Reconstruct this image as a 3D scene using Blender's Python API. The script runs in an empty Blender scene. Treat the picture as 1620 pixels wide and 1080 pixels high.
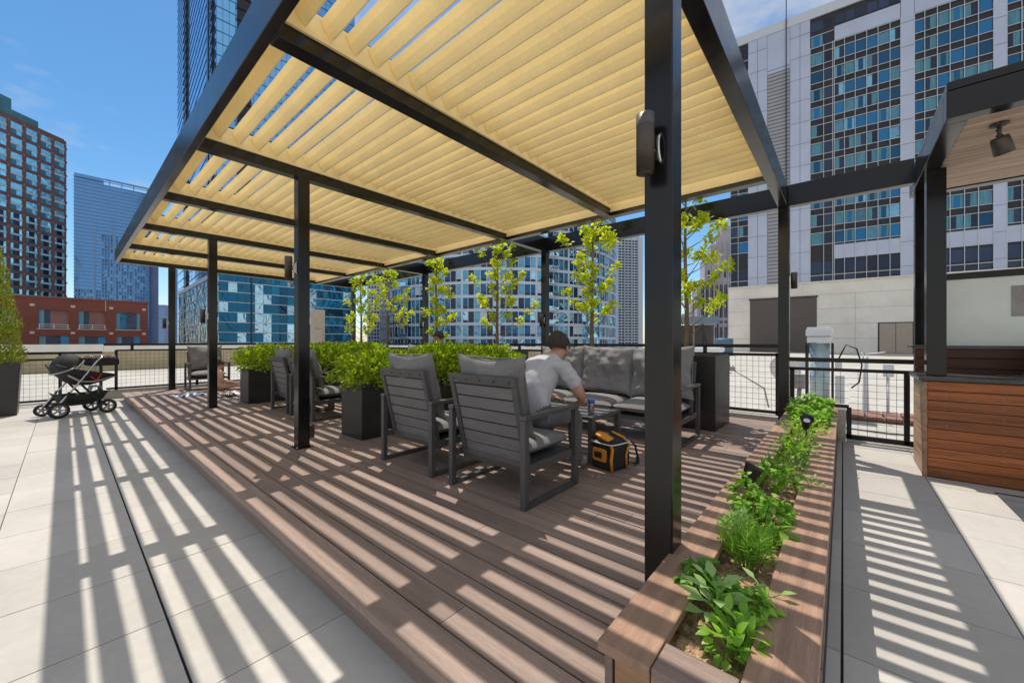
import bpy, bmesh, math, random
from mathutils import Vector, Matrix, Euler, noise
random.seed(7)
PI = math.pi; rad = math.radians
scene = bpy.context.scene
COL = scene.collection

# ------------------------------------------------------------------ helpers
class MB:
    """collects faces and links them as ONE mesh object"""
    def __init__(s): s.v = []; s.f = []; s.m = []; s.sm = []
    def add(s, vs, fs, m=0, smooth=False):
        o = len(s.v); s.v += [tuple(p) for p in vs]
        for f in fs: s.f.append([i + o for i in f]); s.m.append(m); s.sm.append(smooth)
        return s
    def box(s, x0, x1, y0, y1, z0, z1, m=0):
        vs = [(x0,y0,z0),(x1,y0,z0),(x1,y1,z0),(x0,y1,z0),(x0,y0,z1),(x1,y0,z1),(x1,y1,z1),(x0,y1,z1)]
        return s.add(vs, [(3,2,1,0),(4,5,6,7),(0,1,5,4),(1,2,6,5),(2,3,7,6),(3,0,4,7)], m)
    def bar(s, a, b, w, h, m=0, up=(0,0,1)):
        a = Vector(a); b = Vector(b); d = (b - a).normalized(); up = Vector(up)
        if abs(d.dot(up)) > .98: up = Vector((1,0,0))
        x = d.cross(up).normalized() * w / 2; y = x.normalized().cross(d) * h / 2
        vs = [p + q for p in (a, b) for q in (-x-y, x-y, x+y, -x+y)]
        return s.add(vs, [(3,2,1,0),(4,5,6,7),(0,1,5,4),(1,2,6,5),(2,3,7,6),(3,0,4,7)], m)
    def tube(s, pts, r, n=8, m=0, cap=True, smooth=True):
        pts = [Vector(p) for p in pts]; k = len(pts)
        rs = r if isinstance(r, (list, tuple)) else [r] * k
        t0 = (pts[1] - pts[0]).normalized()
        x = t0.orthogonal().normalized(); vs = []
        for i, p in enumerate(pts):
            t = (pts[min(i+1,k-1)] - pts[max(i-1,0)]).normalized()
            x = (x - t * x.dot(t)); x = x.normalized() if x.length > 1e-6 else t.orthogonal().normalized()
            y = t.cross(x)
            for j in range(n):
                a = 2*PI*j/n; vs.append(p + (x*math.cos(a) + y*math.sin(a)) * rs[i])
        fs = [(i*n+j, i*n+(j+1)%n, (i+1)*n+(j+1)%n, (i+1)*n+j) for i in range(k-1) for j in range(n)]
        s.add(vs, fs, m, smooth)
        if cap:
            o = len(s.v) - len(vs)
            s.f.append([o+j for j in range(n)][::-1]); s.m.append(m); s.sm.append(False)
            s.f.append([o+(k-1)*n+j for j in range(n)]); s.m.append(m); s.sm.append(False)
        return s
    def lathe(s, c, prof, n=20, m=0, axis=(0,0,1), smooth=True):
        c = Vector(c); ax = Vector(axis).normalized(); x = ax.orthogonal().normalized(); y = ax.cross(x)
        vs = []; k = len(prof)
        for r, h in prof:
            for j in range(n):
                a = 2*PI*j/n; vs.append(c + ax*h + (x*math.cos(a) + y*math.sin(a))*r)
        fs = [(i*n+j, i*n+(j+1)%n, (i+1)*n+(j+1)%n, (i+1)*n+j) for i in range(k-1) for j in range(n)]
        return s.add(vs, fs, m, smooth)
    def prism(s, poly, y0, y1, m=0, plane='xz'):
        n = len(poly)
        if plane == 'xz': vs = [(p[0], y0, p[1]) for p in poly] + [(p[0], y1, p[1]) for p in poly]
        elif plane == 'xy': vs = [(p[0], p[1], y0) for p in poly] + [(p[0], p[1], y1) for p in poly]
        else: vs = [(y0, p[0], p[1]) for p in poly] + [(y1, p[0], p[1]) for p in poly]
        fs = [tuple(range(n)), tuple(range(2*n-1, n-1, -1))] + [(i, n+i, n+(i+1)%n, (i+1)%n) for i in range(n)]
        return s.add(vs, fs, m)
    def build(s, name, mats, parent=None, bevel=0, world=False, subdiv=0):
        me = bpy.data.meshes.new(name)
        off = Vector((0,0,0))
        if world:
            p = parent
            while p: off += p.location; p = p.parent
        me.from_pydata([(v[0]-off.x, v[1]-off.y, v[2]-off.z) for v in s.v] if world else s.v, [], s.f)
        if not isinstance(mats, (list, tuple)): mats = [mats]
        for mt in mats: me.materials.append(mt)
        me.polygons.foreach_set('material_index', s.m)
        me.polygons.foreach_set('use_smooth', s.sm)
        me.update()
        o = bpy.data.objects.new(name, me); COL.objects.link(o)
        if parent: o.parent = parent
        if bevel:
            b = o.modifiers.new('bevel', 'BEVEL'); b.width = bevel; b.segments = 2; b.limit_method = 'ANGLE'; b.angle_limit = rad(50)
        if subdiv:
            b = o.modifiers.new('sub', 'SUBSURF'); b.levels = b.render_levels = subdiv
        return o

def tag(o, label, cat, group=None):
    o['label'] = label; o['category'] = cat
    if group: o['group'] = group
    return o
def thing(name, label, cat, loc=(0,0,0), rz=0, group=None):
    o = bpy.data.objects.new(name, None); COL.objects.link(o)
    o.location = loc; o.rotation_euler = (0,0,rz); o.empty_display_size = .1
    return tag(o, label, cat, group)
def kind(o, k): o['kind'] = k; return o
def copy_tree(o, parent=None):
    c = o.copy(); COL.objects.link(c); c.parent = parent
    for ch in [x for x in bpy.data.objects if x.parent == o]: copy_tree(ch, c)
    return c
def again(src, loc, rz, label):
    c = copy_tree(src); c.location = loc; c.rotation_euler = (0,0,rz); c['label'] = label
    return c

# ------------------------------------------------------------------ materials
def nodes(name):
    m = bpy.data.materials.new(name); m.use_nodes = True
    nt = m.node_tree; return m, nt, nt.nodes['Principled BSDF']
def N(nt, t, **kw):
    n = nt.nodes.new(t)
    for k, v in kw.items(): setattr(n, k, v)
    return n
def ramp(nt, a, b, ca, cb):
    r = N(nt, 'ShaderNodeValToRGB'); e = r.color_ramp.elements
    e[0].position = a; e[1].position = b; e[0].color = (*ca, 1); e[1].color = (*cb, 1); return r
def mat(name, col, rough=.6, metal=0, var=.12, scale=6, stretch=(1,1,1), bump=0, bscale=60, island=0, spec=.5, fine=0, coat=0):
    """plain procedural paint / stone / fabric: two scales of noise tint the colour, noise also breaks the gloss"""
    m, nt, b = nodes(name); L = nt.links.new
    tc = N(nt, 'ShaderNodeTexCoord'); mp = N(nt, 'ShaderNodeMapping'); mp.inputs['Scale'].default_value = stretch
    L(tc.outputs['Object'], mp.inputs['Vector'])
    n1 = N(nt, 'ShaderNodeTexNoise'); n1.inputs['Scale'].default_value = scale; n1.inputs['Detail'].default_value = 6; n1.inputs['Roughness'].default_value = .65
    L(mp.outputs[0], n1.inputs['Vector'])
    lo = tuple(max(0, c*(1-var*1.6)) for c in col); hi = tuple(min(1, c*(1+var*1.6)) for c in col)
    r = ramp(nt, .3, .7, lo, hi); L(n1.outputs['Fac'], r.inputs[0]); out = r.outputs[0]
    if fine:
        n2 = N(nt, 'ShaderNodeTexNoise'); n2.inputs['Scale'].default_value = scale*22; n2.inputs['Detail'].default_value = 3
        L(mp.outputs[0], n2.inputs['Vector'])
        mx = N(nt, 'ShaderNodeMix', data_type='RGBA', blend_type='MULTIPLY'); mx.inputs[0].default_value = 1
        r2 = ramp(nt, .35, .65, (1-fine,)*3, (1+fine,)*3); L(n2.outputs['Fac'], r2.inputs[0])
        L(out, mx.inputs[6]); L(r2.outputs[0], mx.inputs[7]); out = mx.outputs[2]
    if island:
        g = N(nt, 'ShaderNodeNewGeometry'); hv = N(nt, 'ShaderNodeHueSaturation')
        mr = N(nt, 'ShaderNodeMapRange'); mr.inputs[3].default_value = 1-island; mr.inputs[4].default_value = 1+island
        L(g.outputs['Random Per Island'], mr.inputs[0]); L(mr.outputs[0], hv.inputs['Value']); L(out, hv.inputs['Color']); out = hv.outputs[0]
    L(out, b.inputs['Base Color'])
    rr = N(nt, 'ShaderNodeMapRange'); rr.inputs[3].default_value = max(.03, rough-.1); rr.inputs[4].default_value = min(1, rough+.1)
    L(n1.outputs['Fac'], rr.inputs[0]); L(rr.outputs[0], b.inputs['Roughness'])
    b.inputs['Metallic'].default_value = metal; b.inputs['Specular IOR Level'].default_value = spec
    if coat: b.inputs['Coat Weight'].default_value = coat; b.inputs['Coat Roughness'].default_value = .15
    if bump:
        n3 = N(nt, 'ShaderNodeTexNoise'); n3.inputs['Scale'].default_value = bscale; n3.inputs['Detail'].default_value = 4
        L(mp.outputs[0], n3.inputs['Vector'])
        bp = N(nt, 'ShaderNodeBump'); bp.inputs['Strength'].default_value = bump; bp.inputs['Distance'].default_value = .01
        L(n3.outputs['Fac'], bp.inputs['Height']); L(bp.outputs[0], b.inputs['Normal'])
    return m
def wood(name, col, axis, rough=.6, island=.2, grain=.35, scale=1.0, coat=0):
    st = [26*scale]*3; st['xyz'.index(axis)] = 1.1*scale
    return mat(name, col, rough, 0, grain, 1.0, tuple(st), bump=.25, bscale=3, island=island, fine=.12, coat=coat)
def leafmat(name, col, col2, trans=.45):
    m, nt, b = nodes(name); L = nt.links.new
    g = N(nt, 'ShaderNodeNewGeometry'); r = ramp(nt, 0, 1, col, col2); L(g.outputs['Random Per Island'], r.inputs[0])
    L(r.outputs[0], b.inputs['Base Color']); b.inputs['Roughness'].default_value = .42
    t = N(nt, 'ShaderNodeBsdfTranslucent'); mxs = N(nt, 'ShaderNodeMixShader'); mxs.inputs[0].default_value = trans
    hv = N(nt, 'ShaderNodeHueSaturation'); hv.inputs['Value'].default_value = 1.35; hv.inputs['Saturation'].default_value = 1.1
    L(r.outputs[0], hv.inputs['Color']); L(hv.outputs[0], t.inputs['Color'])
    out = nt.nodes['Material Output']
    L(b.outputs[0], mxs.inputs[1]); L(t.outputs[0], mxs.inputs[2]); L(mxs.outputs[0], out.inputs['Surface'])
    return m
def glass(name, col, metal=.8, rough=.06, wav=.25, wscale=.6, var=.25, pane=(0,0)):
    """reflective facade glazing: each pane sits a little out of true, so reflections ripple"""
    m, nt, b = nodes(name); L = nt.links.new
    tc = N(nt, 'ShaderNodeTexCoord')
    n1 = N(nt, 'ShaderNodeTexNoise'); n1.inputs['Scale'].default_value = wscale; n1.inputs['Detail'].default_value = 2; n1.inputs['Distortion'].default_value = 1.2
    L(tc.outputs['Object'], n1.inputs['Vector'])
    bp = N(nt, 'ShaderNodeBump'); bp.inputs['Strength'].default_value = wav; bp.inputs['Distance'].default_value = .5
    L(n1.outputs['Fac'], bp.inputs['Height']); L(bp.outputs[0], b.inputs['Normal'])
    g = N(nt, 'ShaderNodeNewGeometry'); hv = N(nt, 'ShaderNodeHueSaturation'); hv.inputs['Color'].default_value = (*col, 1)
    mr = N(nt, 'ShaderNodeMapRange'); mr.inputs[3].default_value = 1-var; mr.inputs[4].default_value = 1+var
    L(g.outputs['Random Per Island'], mr.inputs[0]); L(mr.outputs[0], hv.inputs['Value']); L(hv.outputs[0], b.inputs['Base Color'])
    b.inputs['Metallic'].default_value = metal; b.inputs['Roughness'].default_value = rough
    return m

M = {}
M['steel'] = mat('dark bronze paint', (.008,.0078,.0085), .19, 0, .15, 8, spec=.45)
M['louver'] = mat('tan louver paint', (.91,.75,.4), .45, 0, .05, 2.5, island=.05, fine=.03)
M['deck'] = wood('weathered composite deck', (.285,.207,.17), 'y', .6, .17, .15)
M['deckx'] = wood('weathered composite deck crosswise', (.285,.207,.17), 'x', .6, .14, .15)
M['planter_wood'] = wood('planter cap wood', (.36,.22,.15), 'x', .5, .12, .16)
M['planter_wood_end'] = wood('planter end wood', (.4,.22,.11), 'y', .5, .12, .25)
M['tile'] = mat('porcelain paver', (.5,.48,.44), .55, 0, .06, .9, fine=.03, island=.09, bump=.015, bscale=300)
M['joint'] = mat('paver joint', (.03,.03,.03), .9)
M['roof'] = mat('light roof membrane', (.46,.445,.4), .85, 0, .1, .5, fine=.1)
M['kerb'] = mat('concrete kerb', (.5,.48,.44), .8, 0, .1, 2, fine=.08)
M['ground'] = mat('city ground', (.16,.16,.16), .9, 0, .2, .02)
M['coping'] = mat('white coping', (.75,.72,.66), .6, 0, .06, 1)
M['tanwall'] = mat('tan parapet', (.46,.38,.24), .85, 0, .14, .8, fine=.06)
M['wire'] = mat('black wire', (.012,.012,.012), .5)
M['chair'] = mat('grey powder coat', (.105,.103,.104), .42, .3, .08, 12, spec=.5)
M['slat'] = mat('grey slats', (.175,.17,.172), .45, .1, .1, 3, (1,1,8))
M['cushion'] = mat('grey outdoor fabric', (.22,.213,.212), .9, 0, .08, 5, fine=.12, bump=.15, bscale=400, spec=.25)
M['pot'] = mat('black planter', (.022,.021,.02), .38, 0, .2, 4, spec=.5)
M['soil'] = mat('potting soil', (.36,.23,.13), .95, 0, .5, 30, fine=.5, bump=.9, bscale=60)
M['bark'] = mat('young bark', (.17,.13,.085), .85, 0, .3, 20, (1,1,.3))
M['leaf_tree'] = leafmat('young maple leaf', (.36,.45,.02), (.68,.72,.06), .55)
M['leaf_hedge'] = leafmat('boxwood leaf', (.13,.24,.015), (.5,.62,.05), .45)
M['leaf_cone'] = leafmat('arborvitae leaf', (.1,.15,.012), (.42,.46,.045), .3)
M['leaf_herb'] = leafmat('herb leaf', (.14,.36,.03), (.4,.62,.1), .45)
M['leaf_sage'] = leafmat('sage leaf', (.28,.48,.15), (.45,.64,.25), .45)
M['leaf_dark'] = leafmat('dark herb leaf', (.07,.22,.02), (.2,.42,.05), .4)
M['lamp'] = mat('bronze lamp', (.085,.07,.062), .45, .5, .1, 10)
M['lampcap'] = mat('grey lamp cap', (.1,.095,.092), .45, .2)
M['chrome'] = mat('bare metal', (.6,.6,.6), .22, 1, .05)
M['red_wood'] = wood('oiled cedar', (.31,.092,.022), 'y', .5, .3, .35)
M['red_wood_x'] = wood('oiled cedar side', (.36,.2,.11), 'x', .45, .2, .3)
M['dark_wood'] = wood('dark stained wood', (.07,.02,.01), 'y', .5, .2, .3)
M['soffit'] = wood('pale soffit boards', (.47,.34,.26), 'y', .6, .1, .25)
M['counter'] = mat('dark counter slab', (.05,.05,.05), .28, 0, .2, 8)
M['frost'] = mat('frosted glass', (.8,.86,.8), .3, 0, .05, 2, spec=.6)
M['paper'] = mat('grey notice', (.36,.34,.34), .7)
M['ink'] = mat('ink', (.03,.03,.03), .7)
M['stainless'] = mat('stainless steel', (.55,.56,.57), .25, 1, .05, 3, (1,1,20))

# ------------------------------------------------------------------ the setting
g = MB().box(-1500,2500,-1500,2500,-46,-45).build('ground', M['ground']); kind(g, 'structure')
r = MB().box(-60,75,-60,62,-.9,-.3).build('roof_surface', M['roof']); kind(r, 'structure')
b = MB(); T = .585
b.box(-11.98,6.44,-6.43,12.26,-.3,-.012, 1)
for i in range(-21, 11):
    for j in range(-11, 21):
        x0, x1 = .305+T*i, .305+T*(i+1); y0, y1 = T*j, T*(j+1)
        gx0 = .007 if i == 0 else .0025; gy0 = .007 if j == 0 else .0025
        b.box(x0+gx0, min(x1-.0025,6.44), y0+gy0, y1-.0025, -.01, random.uniform(-.0008,.0008))
kind(b.build('pavement', [M['tile'], M['joint']]), 'structure')
b = MB()
D = .17
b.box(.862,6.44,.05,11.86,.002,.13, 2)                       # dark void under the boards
b.box(.85,.861,.05,11.86,.002,.133, 0)                       # riser
b.box(.803,.942,.05,11.72,.134,D, 0)
x = .95; k = 0
while x < 6.42:
    ys = [.05]; y = random.uniform(.6,3.4)
    while y < 11.3: ys.append(y); y += random.choice((2.4,3.6,3.6))
    ys.append(11.72)
    for a, c in zip(ys, ys[1:]): b.box(x, min(x+.132,6.44), a+.0015, c-.0015, .14, D + random.uniform(-.001,.001), 0)
    x += .14
for a in (.838,2.7,4.6): b.box(a+.002, a+1.86 if a < 4 else 6.44, 11.724, 11.86, .134, D, 1)
kind(b.build('deck', [M['deck'], M['deckx'], M['joint']]), 'structure')
b = MB()
b.box(6.445,6.76,.62,12.6,-.3,.215); b.box(6.445,6.76,-.03,.615,-.3,.40); b.box(6.445,6.76,-6.4,-.035,-.3,.02)
b.box(.52,6.44,12.27,12.6,-.3,.2); b.box(-12,.515,12.27,12.6,-.3,.03)
kind(b.build('kerb', M['kerb'], bevel=.008), 'structure')

# parapets beyond the terrace
w = thing('parapet_wall', 'long tan parapet wall with white coping behind the stroller fence', 'parapet wall', (3,30,-.3))
MB().box(-40,16.3,30,30.4,-.3,.72).build('wall', M['tanwall'], w, world=True)
MB().box(-40,16.3,29.93,30.47,.722,1.12).build('coping', M['coping'], w, world=True)
w = thing('parapet_wall', 'tan parapet wall running behind the fence and the row of young trees', 'parapet wall', (16.5,18,-.3))
MB().box(16.3,16.7,6.2,29.92,-.3,.78).build('wall', M['tanwall'], w, world=True)
MB().box(16.24,16.76,6.15,29.92,.782,.98).build('coping', M['coping'], w, world=True)

# ------------------------------------------------------------------ pergola
P = thing('pergola', 'large dark steel pergola with a tan louvered roof over the deck', 'pergola', (3.3,6.1,D))
ZB, ZT = 2.94, 3.2
XS = [.62 + 1.845*i for i in range(7)]                       # far faces of the crossbeams
def beam(x0,x1,y0,y1,z0=ZB,z1=ZT,name='crossbeam'): return MB().box(x0,x1,y0,y1,z0,z1).build(name, M['steel'], P, .004, True)
for y1 in (XS[0], XS[2], XS[4], XS[6]):
    for x0 in (1.55, 5.85):
        b = MB().box(x0,x0+.115,y1-.115,y1-.002,D,ZB)
        b.build('post', M['steel'], P, .006, True)
        MB().box(x0-.02,x0+.135,y1-.135,y1+.018,D+.001,D+.012).build('base_plate', M['steel'], P, 0, True)
        b = MB()
        for sx in (-.011,.126):
            for sy in (-.126,.009): b.lathe((x0+sx,y1+sy,D+.0125),[(0,.012),(.007,.012),(.007,0)],6)
        b.build('bolts', M['chrome'], P, 0, True)
beam(.70,.76,.52,11.70, name='fascia_beam'); beam(.762,5.97,.52,.618, name='fascia_beam')
beam(4.76,4.88,.62,11.70, name='inner_beam'); beam(5.85,5.97,.62,11.70, name='outer_beam'); beam(5.852,5.968,-.575,.518, name='outer_beam')
for i in range(1,7):
    beam(.762,4.758,XS[i]-.11,XS[i])
    if i in (2,4,6): beam(4.882,5.848,XS[i]-.11,XS[i])
prof = [(-.034,.046),(-.031,.030),(-.014,-.004),(.010,-.030),(.026,-.045),(.034,-.045),(.034,-.038),(.018,-.021),(-.006,.004),(-.021,.036),(-.025,.047)]
for i in range(6):
    y0, y1 = XS[i]+.002, XS[i+1]-.112
    b = MB()
    for k in range(26):
        xc = .87 + .15*k
        pr = [(xc+a, 3.105+c) for a, c in prof]
        b.prism(pr, y0+.024, y1-.024, 0, 'xz')
    b.box(.766,4.74,y0,y0+.02,3.03,3.175); b.box(.766,4.74,y1-.02,y1,3.03,3.175)
    b.box(.7605,.7635,y0,y1,2.985,3.17); b.box(4.743,4.757,y0,y1,2.985,3.18)
    b.build('louver_panel', M['louver'], P, 0, True)
# weatherproof outlets low on two posts
for (x, y, z0) in ((1.672,.575,.2),(1.672,4.225,.26)):
    o = MB().box(x-.004,x+.045,y-.02,y+.05,z0,z0+.13).build('outlet_box', M['lamp'], P, .006, True)
# cylinder lamps on the posts
def post_lamp(x, y, z, label, ang=PI, s=.8, off=.066):
    t = thing('post_lamp', label, 'wall lamp', (x,y,z), ang, 'cylinder lamps on the pergola posts')
    MB().lathe((off,0,-.145*s), [(0,0),(.027,0),(.029,.012),(.034,.002),(.034,.23*s)], 24).build('body', M['lamp'], t)
    MB().lathe((off,0,.086*s), [(.0345,0),(.0345,.055*s),(.027,.056*s),(0,.05*s)], 24).build('cap', M['lampcap'], t)
    b = MB().box(0,.012,-.03,.03,-.05,.05); b.tube([(.012,0,.0),(off-.02,0,0)], .012)
    b.tube([(off-.055+.045*math.cos(a)-.03, .036, .06*math.sin(a)) for a in [rad(q) for q in range(-80,81,20)]], .006)
    b.build('bracket', M['chrome'], t)
post_lamp(1.545,.585,2.03,'bronze cylinder lamp on the nearest thick pergola post')
post_lamp(1.545,4.25,2.01,'bronze cylinder lamp on the post beside the near hedge planter')
post_lamp(1.545,7.94,1.68,'bronze cylinder lamp on the post in front of the far armchair')
post_lamp(1.545,11.63,1.68,'small cylinder lamp on the farthest left post by the stroller')
post_lamp(5.905,.503,2.02,'cylinder lamp on the post between the raised planter and the fence', -PI/2, .7, .045)
post_lamp(5.845,4.25,1.66,'cylinder lamp on the back post behind the seated man', PI)
post_lamp(5.845,7.94,1.7,'cylinder lamp on the back post among the young trees', PI)

# ------------------------------------------------------------------ fences
def wires(b, a, c, z0, z1, step=.075, m=1):
    a = Vector((*a,0)); c = Vector((*c,0)); d = c-a; n = max(1, int(d.length/step))
    for i in range(1, n):
        p = a + d*i/n; b.bar((p.x,p.y,z0),(p.x,p.y,z1),.004,.004)
    k = max(1, int((z1-z0)/step))
    for i in range(1, k):
        z = z0+(z1-z0)*i/k; b.bar((a.x,a.y,z+.001),(c.x,c.y,z+.001),.004,.004)
def fence(name, label, pts, posts, rails, panels, loc):
    t = thing('mesh_fence', label, 'fence', loc, 0, 'black mesh fences round the terrace')
    for p, z0, z1 in posts: MB().bar((*p,z0),(*p,z1),.05,.05).build('post', M['wire'], t, .003, True)
    for a, c, z, h in rails: MB().bar((*a,z),(*c,z),.05,h).build('rail', M['wire'], t, 0, True)
    for a, c, z0, z1 in panels:
        b = MB(); wires(b, a, c, z0, z1); b.build('mesh_panel', M['wire'], t, 0, True)
FX = 6.6
ys = [.70,2.6,4.5,6.4,8.3,10.2,12.12]
fence('mesh_fence','long black mesh fence along the back of the deck behind the sofa', None,
      [((FX,y),.216,1.1) for y in ys] + [((FX,(a+c)/2),1.09,1.19) for a, c in zip(ys,ys[1:])],
      [((FX,.66),(FX,12.12),1.20,.05),((FX,.66),(FX,12.12),1.075,.04),((FX,.66),(FX,12.12),.255,.04)],
      [((FX,a),(FX,c),.27,1.06) for a, c in zip(ys,ys[1:])], (FX,6.4,.216))
xs = [.75,2.15,3.6,5.1,6.55]
fence('mesh_fence','black mesh fence across the far end of the deck behind the lone armchair', None,
      [((x,12.14),.2,1.08) for x in xs] + [((x+.25,12.14),1.08,1.19) for x in xs[:-1]],
      [((.56,12.14),(6.57,12.14),1.20,.05),((.75,12.14),(6.57,12.14),1.07,.04),((.6,12.14),(6.57,12.14),.24,.04)],
      [((a,12.14),(c,12.14),.26,1.05) for a, c in zip(xs,xs[1:])], (3.6,12.14,.2))
xs = [-6.2,-4.8,-3.2,-1.6,-.05,.52]
fence('mesh_fence','lower stepped black mesh fence directly behind the baby stroller', None,
      [((x,12.14),.03,.88) for x in xs] + [((-.05,12.14),.88,1.02)],
      [((-6.2,12.14),(.54,12.14),1.03,.05),((-6.2,12.14),(.72,12.14),.90,.04),((-6.2,12.14),(.52,12.14),.08,.04),
       ((.56,12.14),(.561,12.14),1.115,.21),((.73,12.14),(.731,12.14),.985,.20),((.54,12.14),(.541,12.14),.16,.18)],
      [((a,12.14),(c,12.14),.1,.88) for a, c in zip(xs,xs[1:])], (0,12.14,.03))
b = None
fence('mesh_fence','low stepped black mesh fence between the herb planter and the bar', None,
      [((FX-.04,.53),.43,.90),((FX-.04,-.58),.03,.88),((FX-.04,-.06),.03,.42)],
      [((FX-.04,.62),(FX-.04,-.68),1.02,.055),((FX-.04,.62),(FX-.04,-.66),.895,.04),((FX-.04,.53),(FX-.04,-.06),.43,.04),
       ((FX-.04,-.03),(FX-.04,-.66),.05,.05)],
      [((FX-.04,.53),(FX-.04,-.06),.45,.88),((FX-.04,-.06),(FX-.04,-.58),.07,.88)], (FX-.04,0,.03))
# ------------------------------------------------------------------ raised herb planter
t = thing('herb_planter', 'long raised wooden planter box full of herbs along the edge of the deck', 'planter', (3.7,.28,0))
X0, X1, Y0, Y1, ZC = .97, 6.40, .045, .52, .43
b = MB()
for i in range(3):
    za = .01 + .128*i
    b.box(X0+.02,X1-.02,Y0+.012,Y0+.034,za,za+.124); b.box(X0+.02,X1-.02,Y1-.034,Y1-.012,max(za,D+.003),max(za+.124,D+.01))
b.build('side_board', M['deckx'], t, .002, True)
b = MB()
for i in range(4): b.box(X0+.021,X0+.045,Y0+.036+.1*i,Y0+.133+.1*i,.01,.395)
b.build('end_board', M['planter_wood_end'], t, .002, True)
MB().box(X0,X1,Y1-.145,Y1,ZC-.03,ZC).build('cap_board', M['planter_wood'], t, .004, True)
MB().box(X0+.004,X1,Y0,Y0+.145,ZC-.03,ZC-.001).build('cap_board', M['planter_wood'], t, .004, True)
MB().box(X0+.006,X0+.12,Y0+.148,Y1-.148,ZC-.032,ZC-.003).build('end_cap', M['deck'], t, .003, True)
M['white_perlite'] = mat('perlite',(.75,.72,.66),.9)
def rv_(): return Vector((random.gauss(0,1),random.gauss(0,1),random.gauss(0,1))).normalized()
def sheet(nx, ny, x0, x1, y0, y1, z, amp, sc):
    b = MB(); vs = []
    for i in range(nx+1):
        for j in range(ny+1):
            x = x0+(x1-x0)*i/nx; y = y0+(y1-y0)*j/ny
            vs.append((x,y,z+amp*noise.fractal(Vector((x*sc,y*sc,3)),.6,2,5)))
    return b.add(vs, [(i*(ny+1)+j,(i+1)*(ny+1)+j,(i+1)*(ny+1)+j+1,i*(ny+1)+j+1) for i in range(nx) for j in range(ny)], 0, True)
sb = sheet(760,26,X0+.06,X1-.06,Y0+.1,Y1-.1,.357,.009,26)
for i in range(2200):
    px_, py_ = random.uniform(X0+.1,X1-.1), random.uniform(Y0+.15,Y1-.15); r_ = random.uniform(.0015,.004)
    sb.lathe((px_,py_,.357+.009*noise.fractal(Vector((px_*26,py_*26,3)),.6,2,5)+r_*.5),[(0,-r_),(r_,0),(0,r_)],5,random.choice((1,1,2)),rv_())
sb.build('soil', [M['soil'],M['white_perlite'],M['bark']], t, 0, True)

# ---- leaf makers
def rv(): 
    v = Vector((random.gauss(0,1),random.gauss(0,1),random.gauss(0,1))); return v.normalized()
def leaf(b, p, d, n, ln, wd, m=0, fold=.25, curl=.2):
    """one folded, curled leaf blade from p along d"""
    d = Vector(d).normalized(); n = Vector(n); s = d.cross(n)
    if s.length < 1e-3: s = d.orthogonal()
    s.normalize(); n = s.cross(d)
    p = Vector(p); q = []
    for t_, w_ in ((0,.12),(.35,1),(.7,.75),(1,.05)):
        c = p + d*ln*t_ - n*curl*ln*t_*t_
        q.append((c + s*wd*w_/2 + n*fold*wd*w_/2, c, c - s*wd*w_/2 + n*fold*wd*w_/2))
    vs = [x for r in q for x in r]
    b.add(vs, [(3*i+j,3*i+j+1,3*i+j+4,3*i+j+3) for i in range(3) for j in range(2)], m, True)
def tri_leaf(b, p, d, n, ln, wd, m=0):
    d = Vector(d).normalized(); s = d.cross(n)
    if s.length < 1e-3: s = d.orthogonal()
    s.normalize(); n = s.cross(d); p = Vector(p)
    c = p + d*ln*.5 - n*.12*ln
    b.add([p, c+s*wd/2+n*.15*wd, p+d*ln-n*.25*ln, c-s*wd/2+n*.15*wd], [(0,1,2),(0,2,3)], m)
UPV = Vector((0,0,1))
SOILZ = .355
def herb(name, label, x, y, mk, mats, group='herbs in the raised planter'):
    t = thing(name, label, 'herb', (x,y,SOILZ), random.uniform(0,6), group)
    mk(t, mats); return t
def mk_sage(h, n, ln):
    def f(t, mats):
        st = MB(); lf = MB()
        for i in range(n):
            a = i*2.4; hh = h*(.25+.75*i/n); r = .03+.02*random.random()
            base = Vector((.01*math.cos(a), .01*math.sin(a), hh))
            d = Vector((math.cos(a), math.sin(a), .35+.5*i/n))
            L_ = ln*(1.1-.5*i/n)*random.uniform(.75,1.15)
            st.tube([base, base + d*.03], .0025, 5)
            leaf(lf, base+d*.03, d, UPV, L_, L_*.55, 0, .12, .3)
        st.tube([(0,0,-.01),(.006,0,h*.5),(0,.004,h)], .004, 6)
        lf.build('leaves', mats, t); st.build('stem', M['leaf_herb'], t)
    return f
def mk_parsley(h, n, ls, spread=.09):
    def f(t, mats):
        st = MB(); lf = MB()
        for i in range(n):
            a = random.uniform(0,2*PI); r = spread*math.sqrt(random.random()); hh = h*random.uniform(.55,1)*(1-.35*r/spread)
            tip = Vector((r*math.cos(a), r*math.sin(a), hh))
            st.tube([(0.01*math.cos(a),.01*math.sin(a),-.01),(tip.x*.45,tip.y*.45,hh*.7),tip], .0016, 4, cap=False)
            for k in range(9):
                d = Vector((math.cos(a),math.sin(a),.1)) + rv()*1.1
                leaf(lf, tip + rv()*ls*.5, d, UPV + rv()*.5, ls*random.uniform(.7,1.2), ls*.75, 0, .3, .35)
        lf.build('leaves', mats, t); st.build('stem', M['leaf_herb'], t)
    return f
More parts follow.
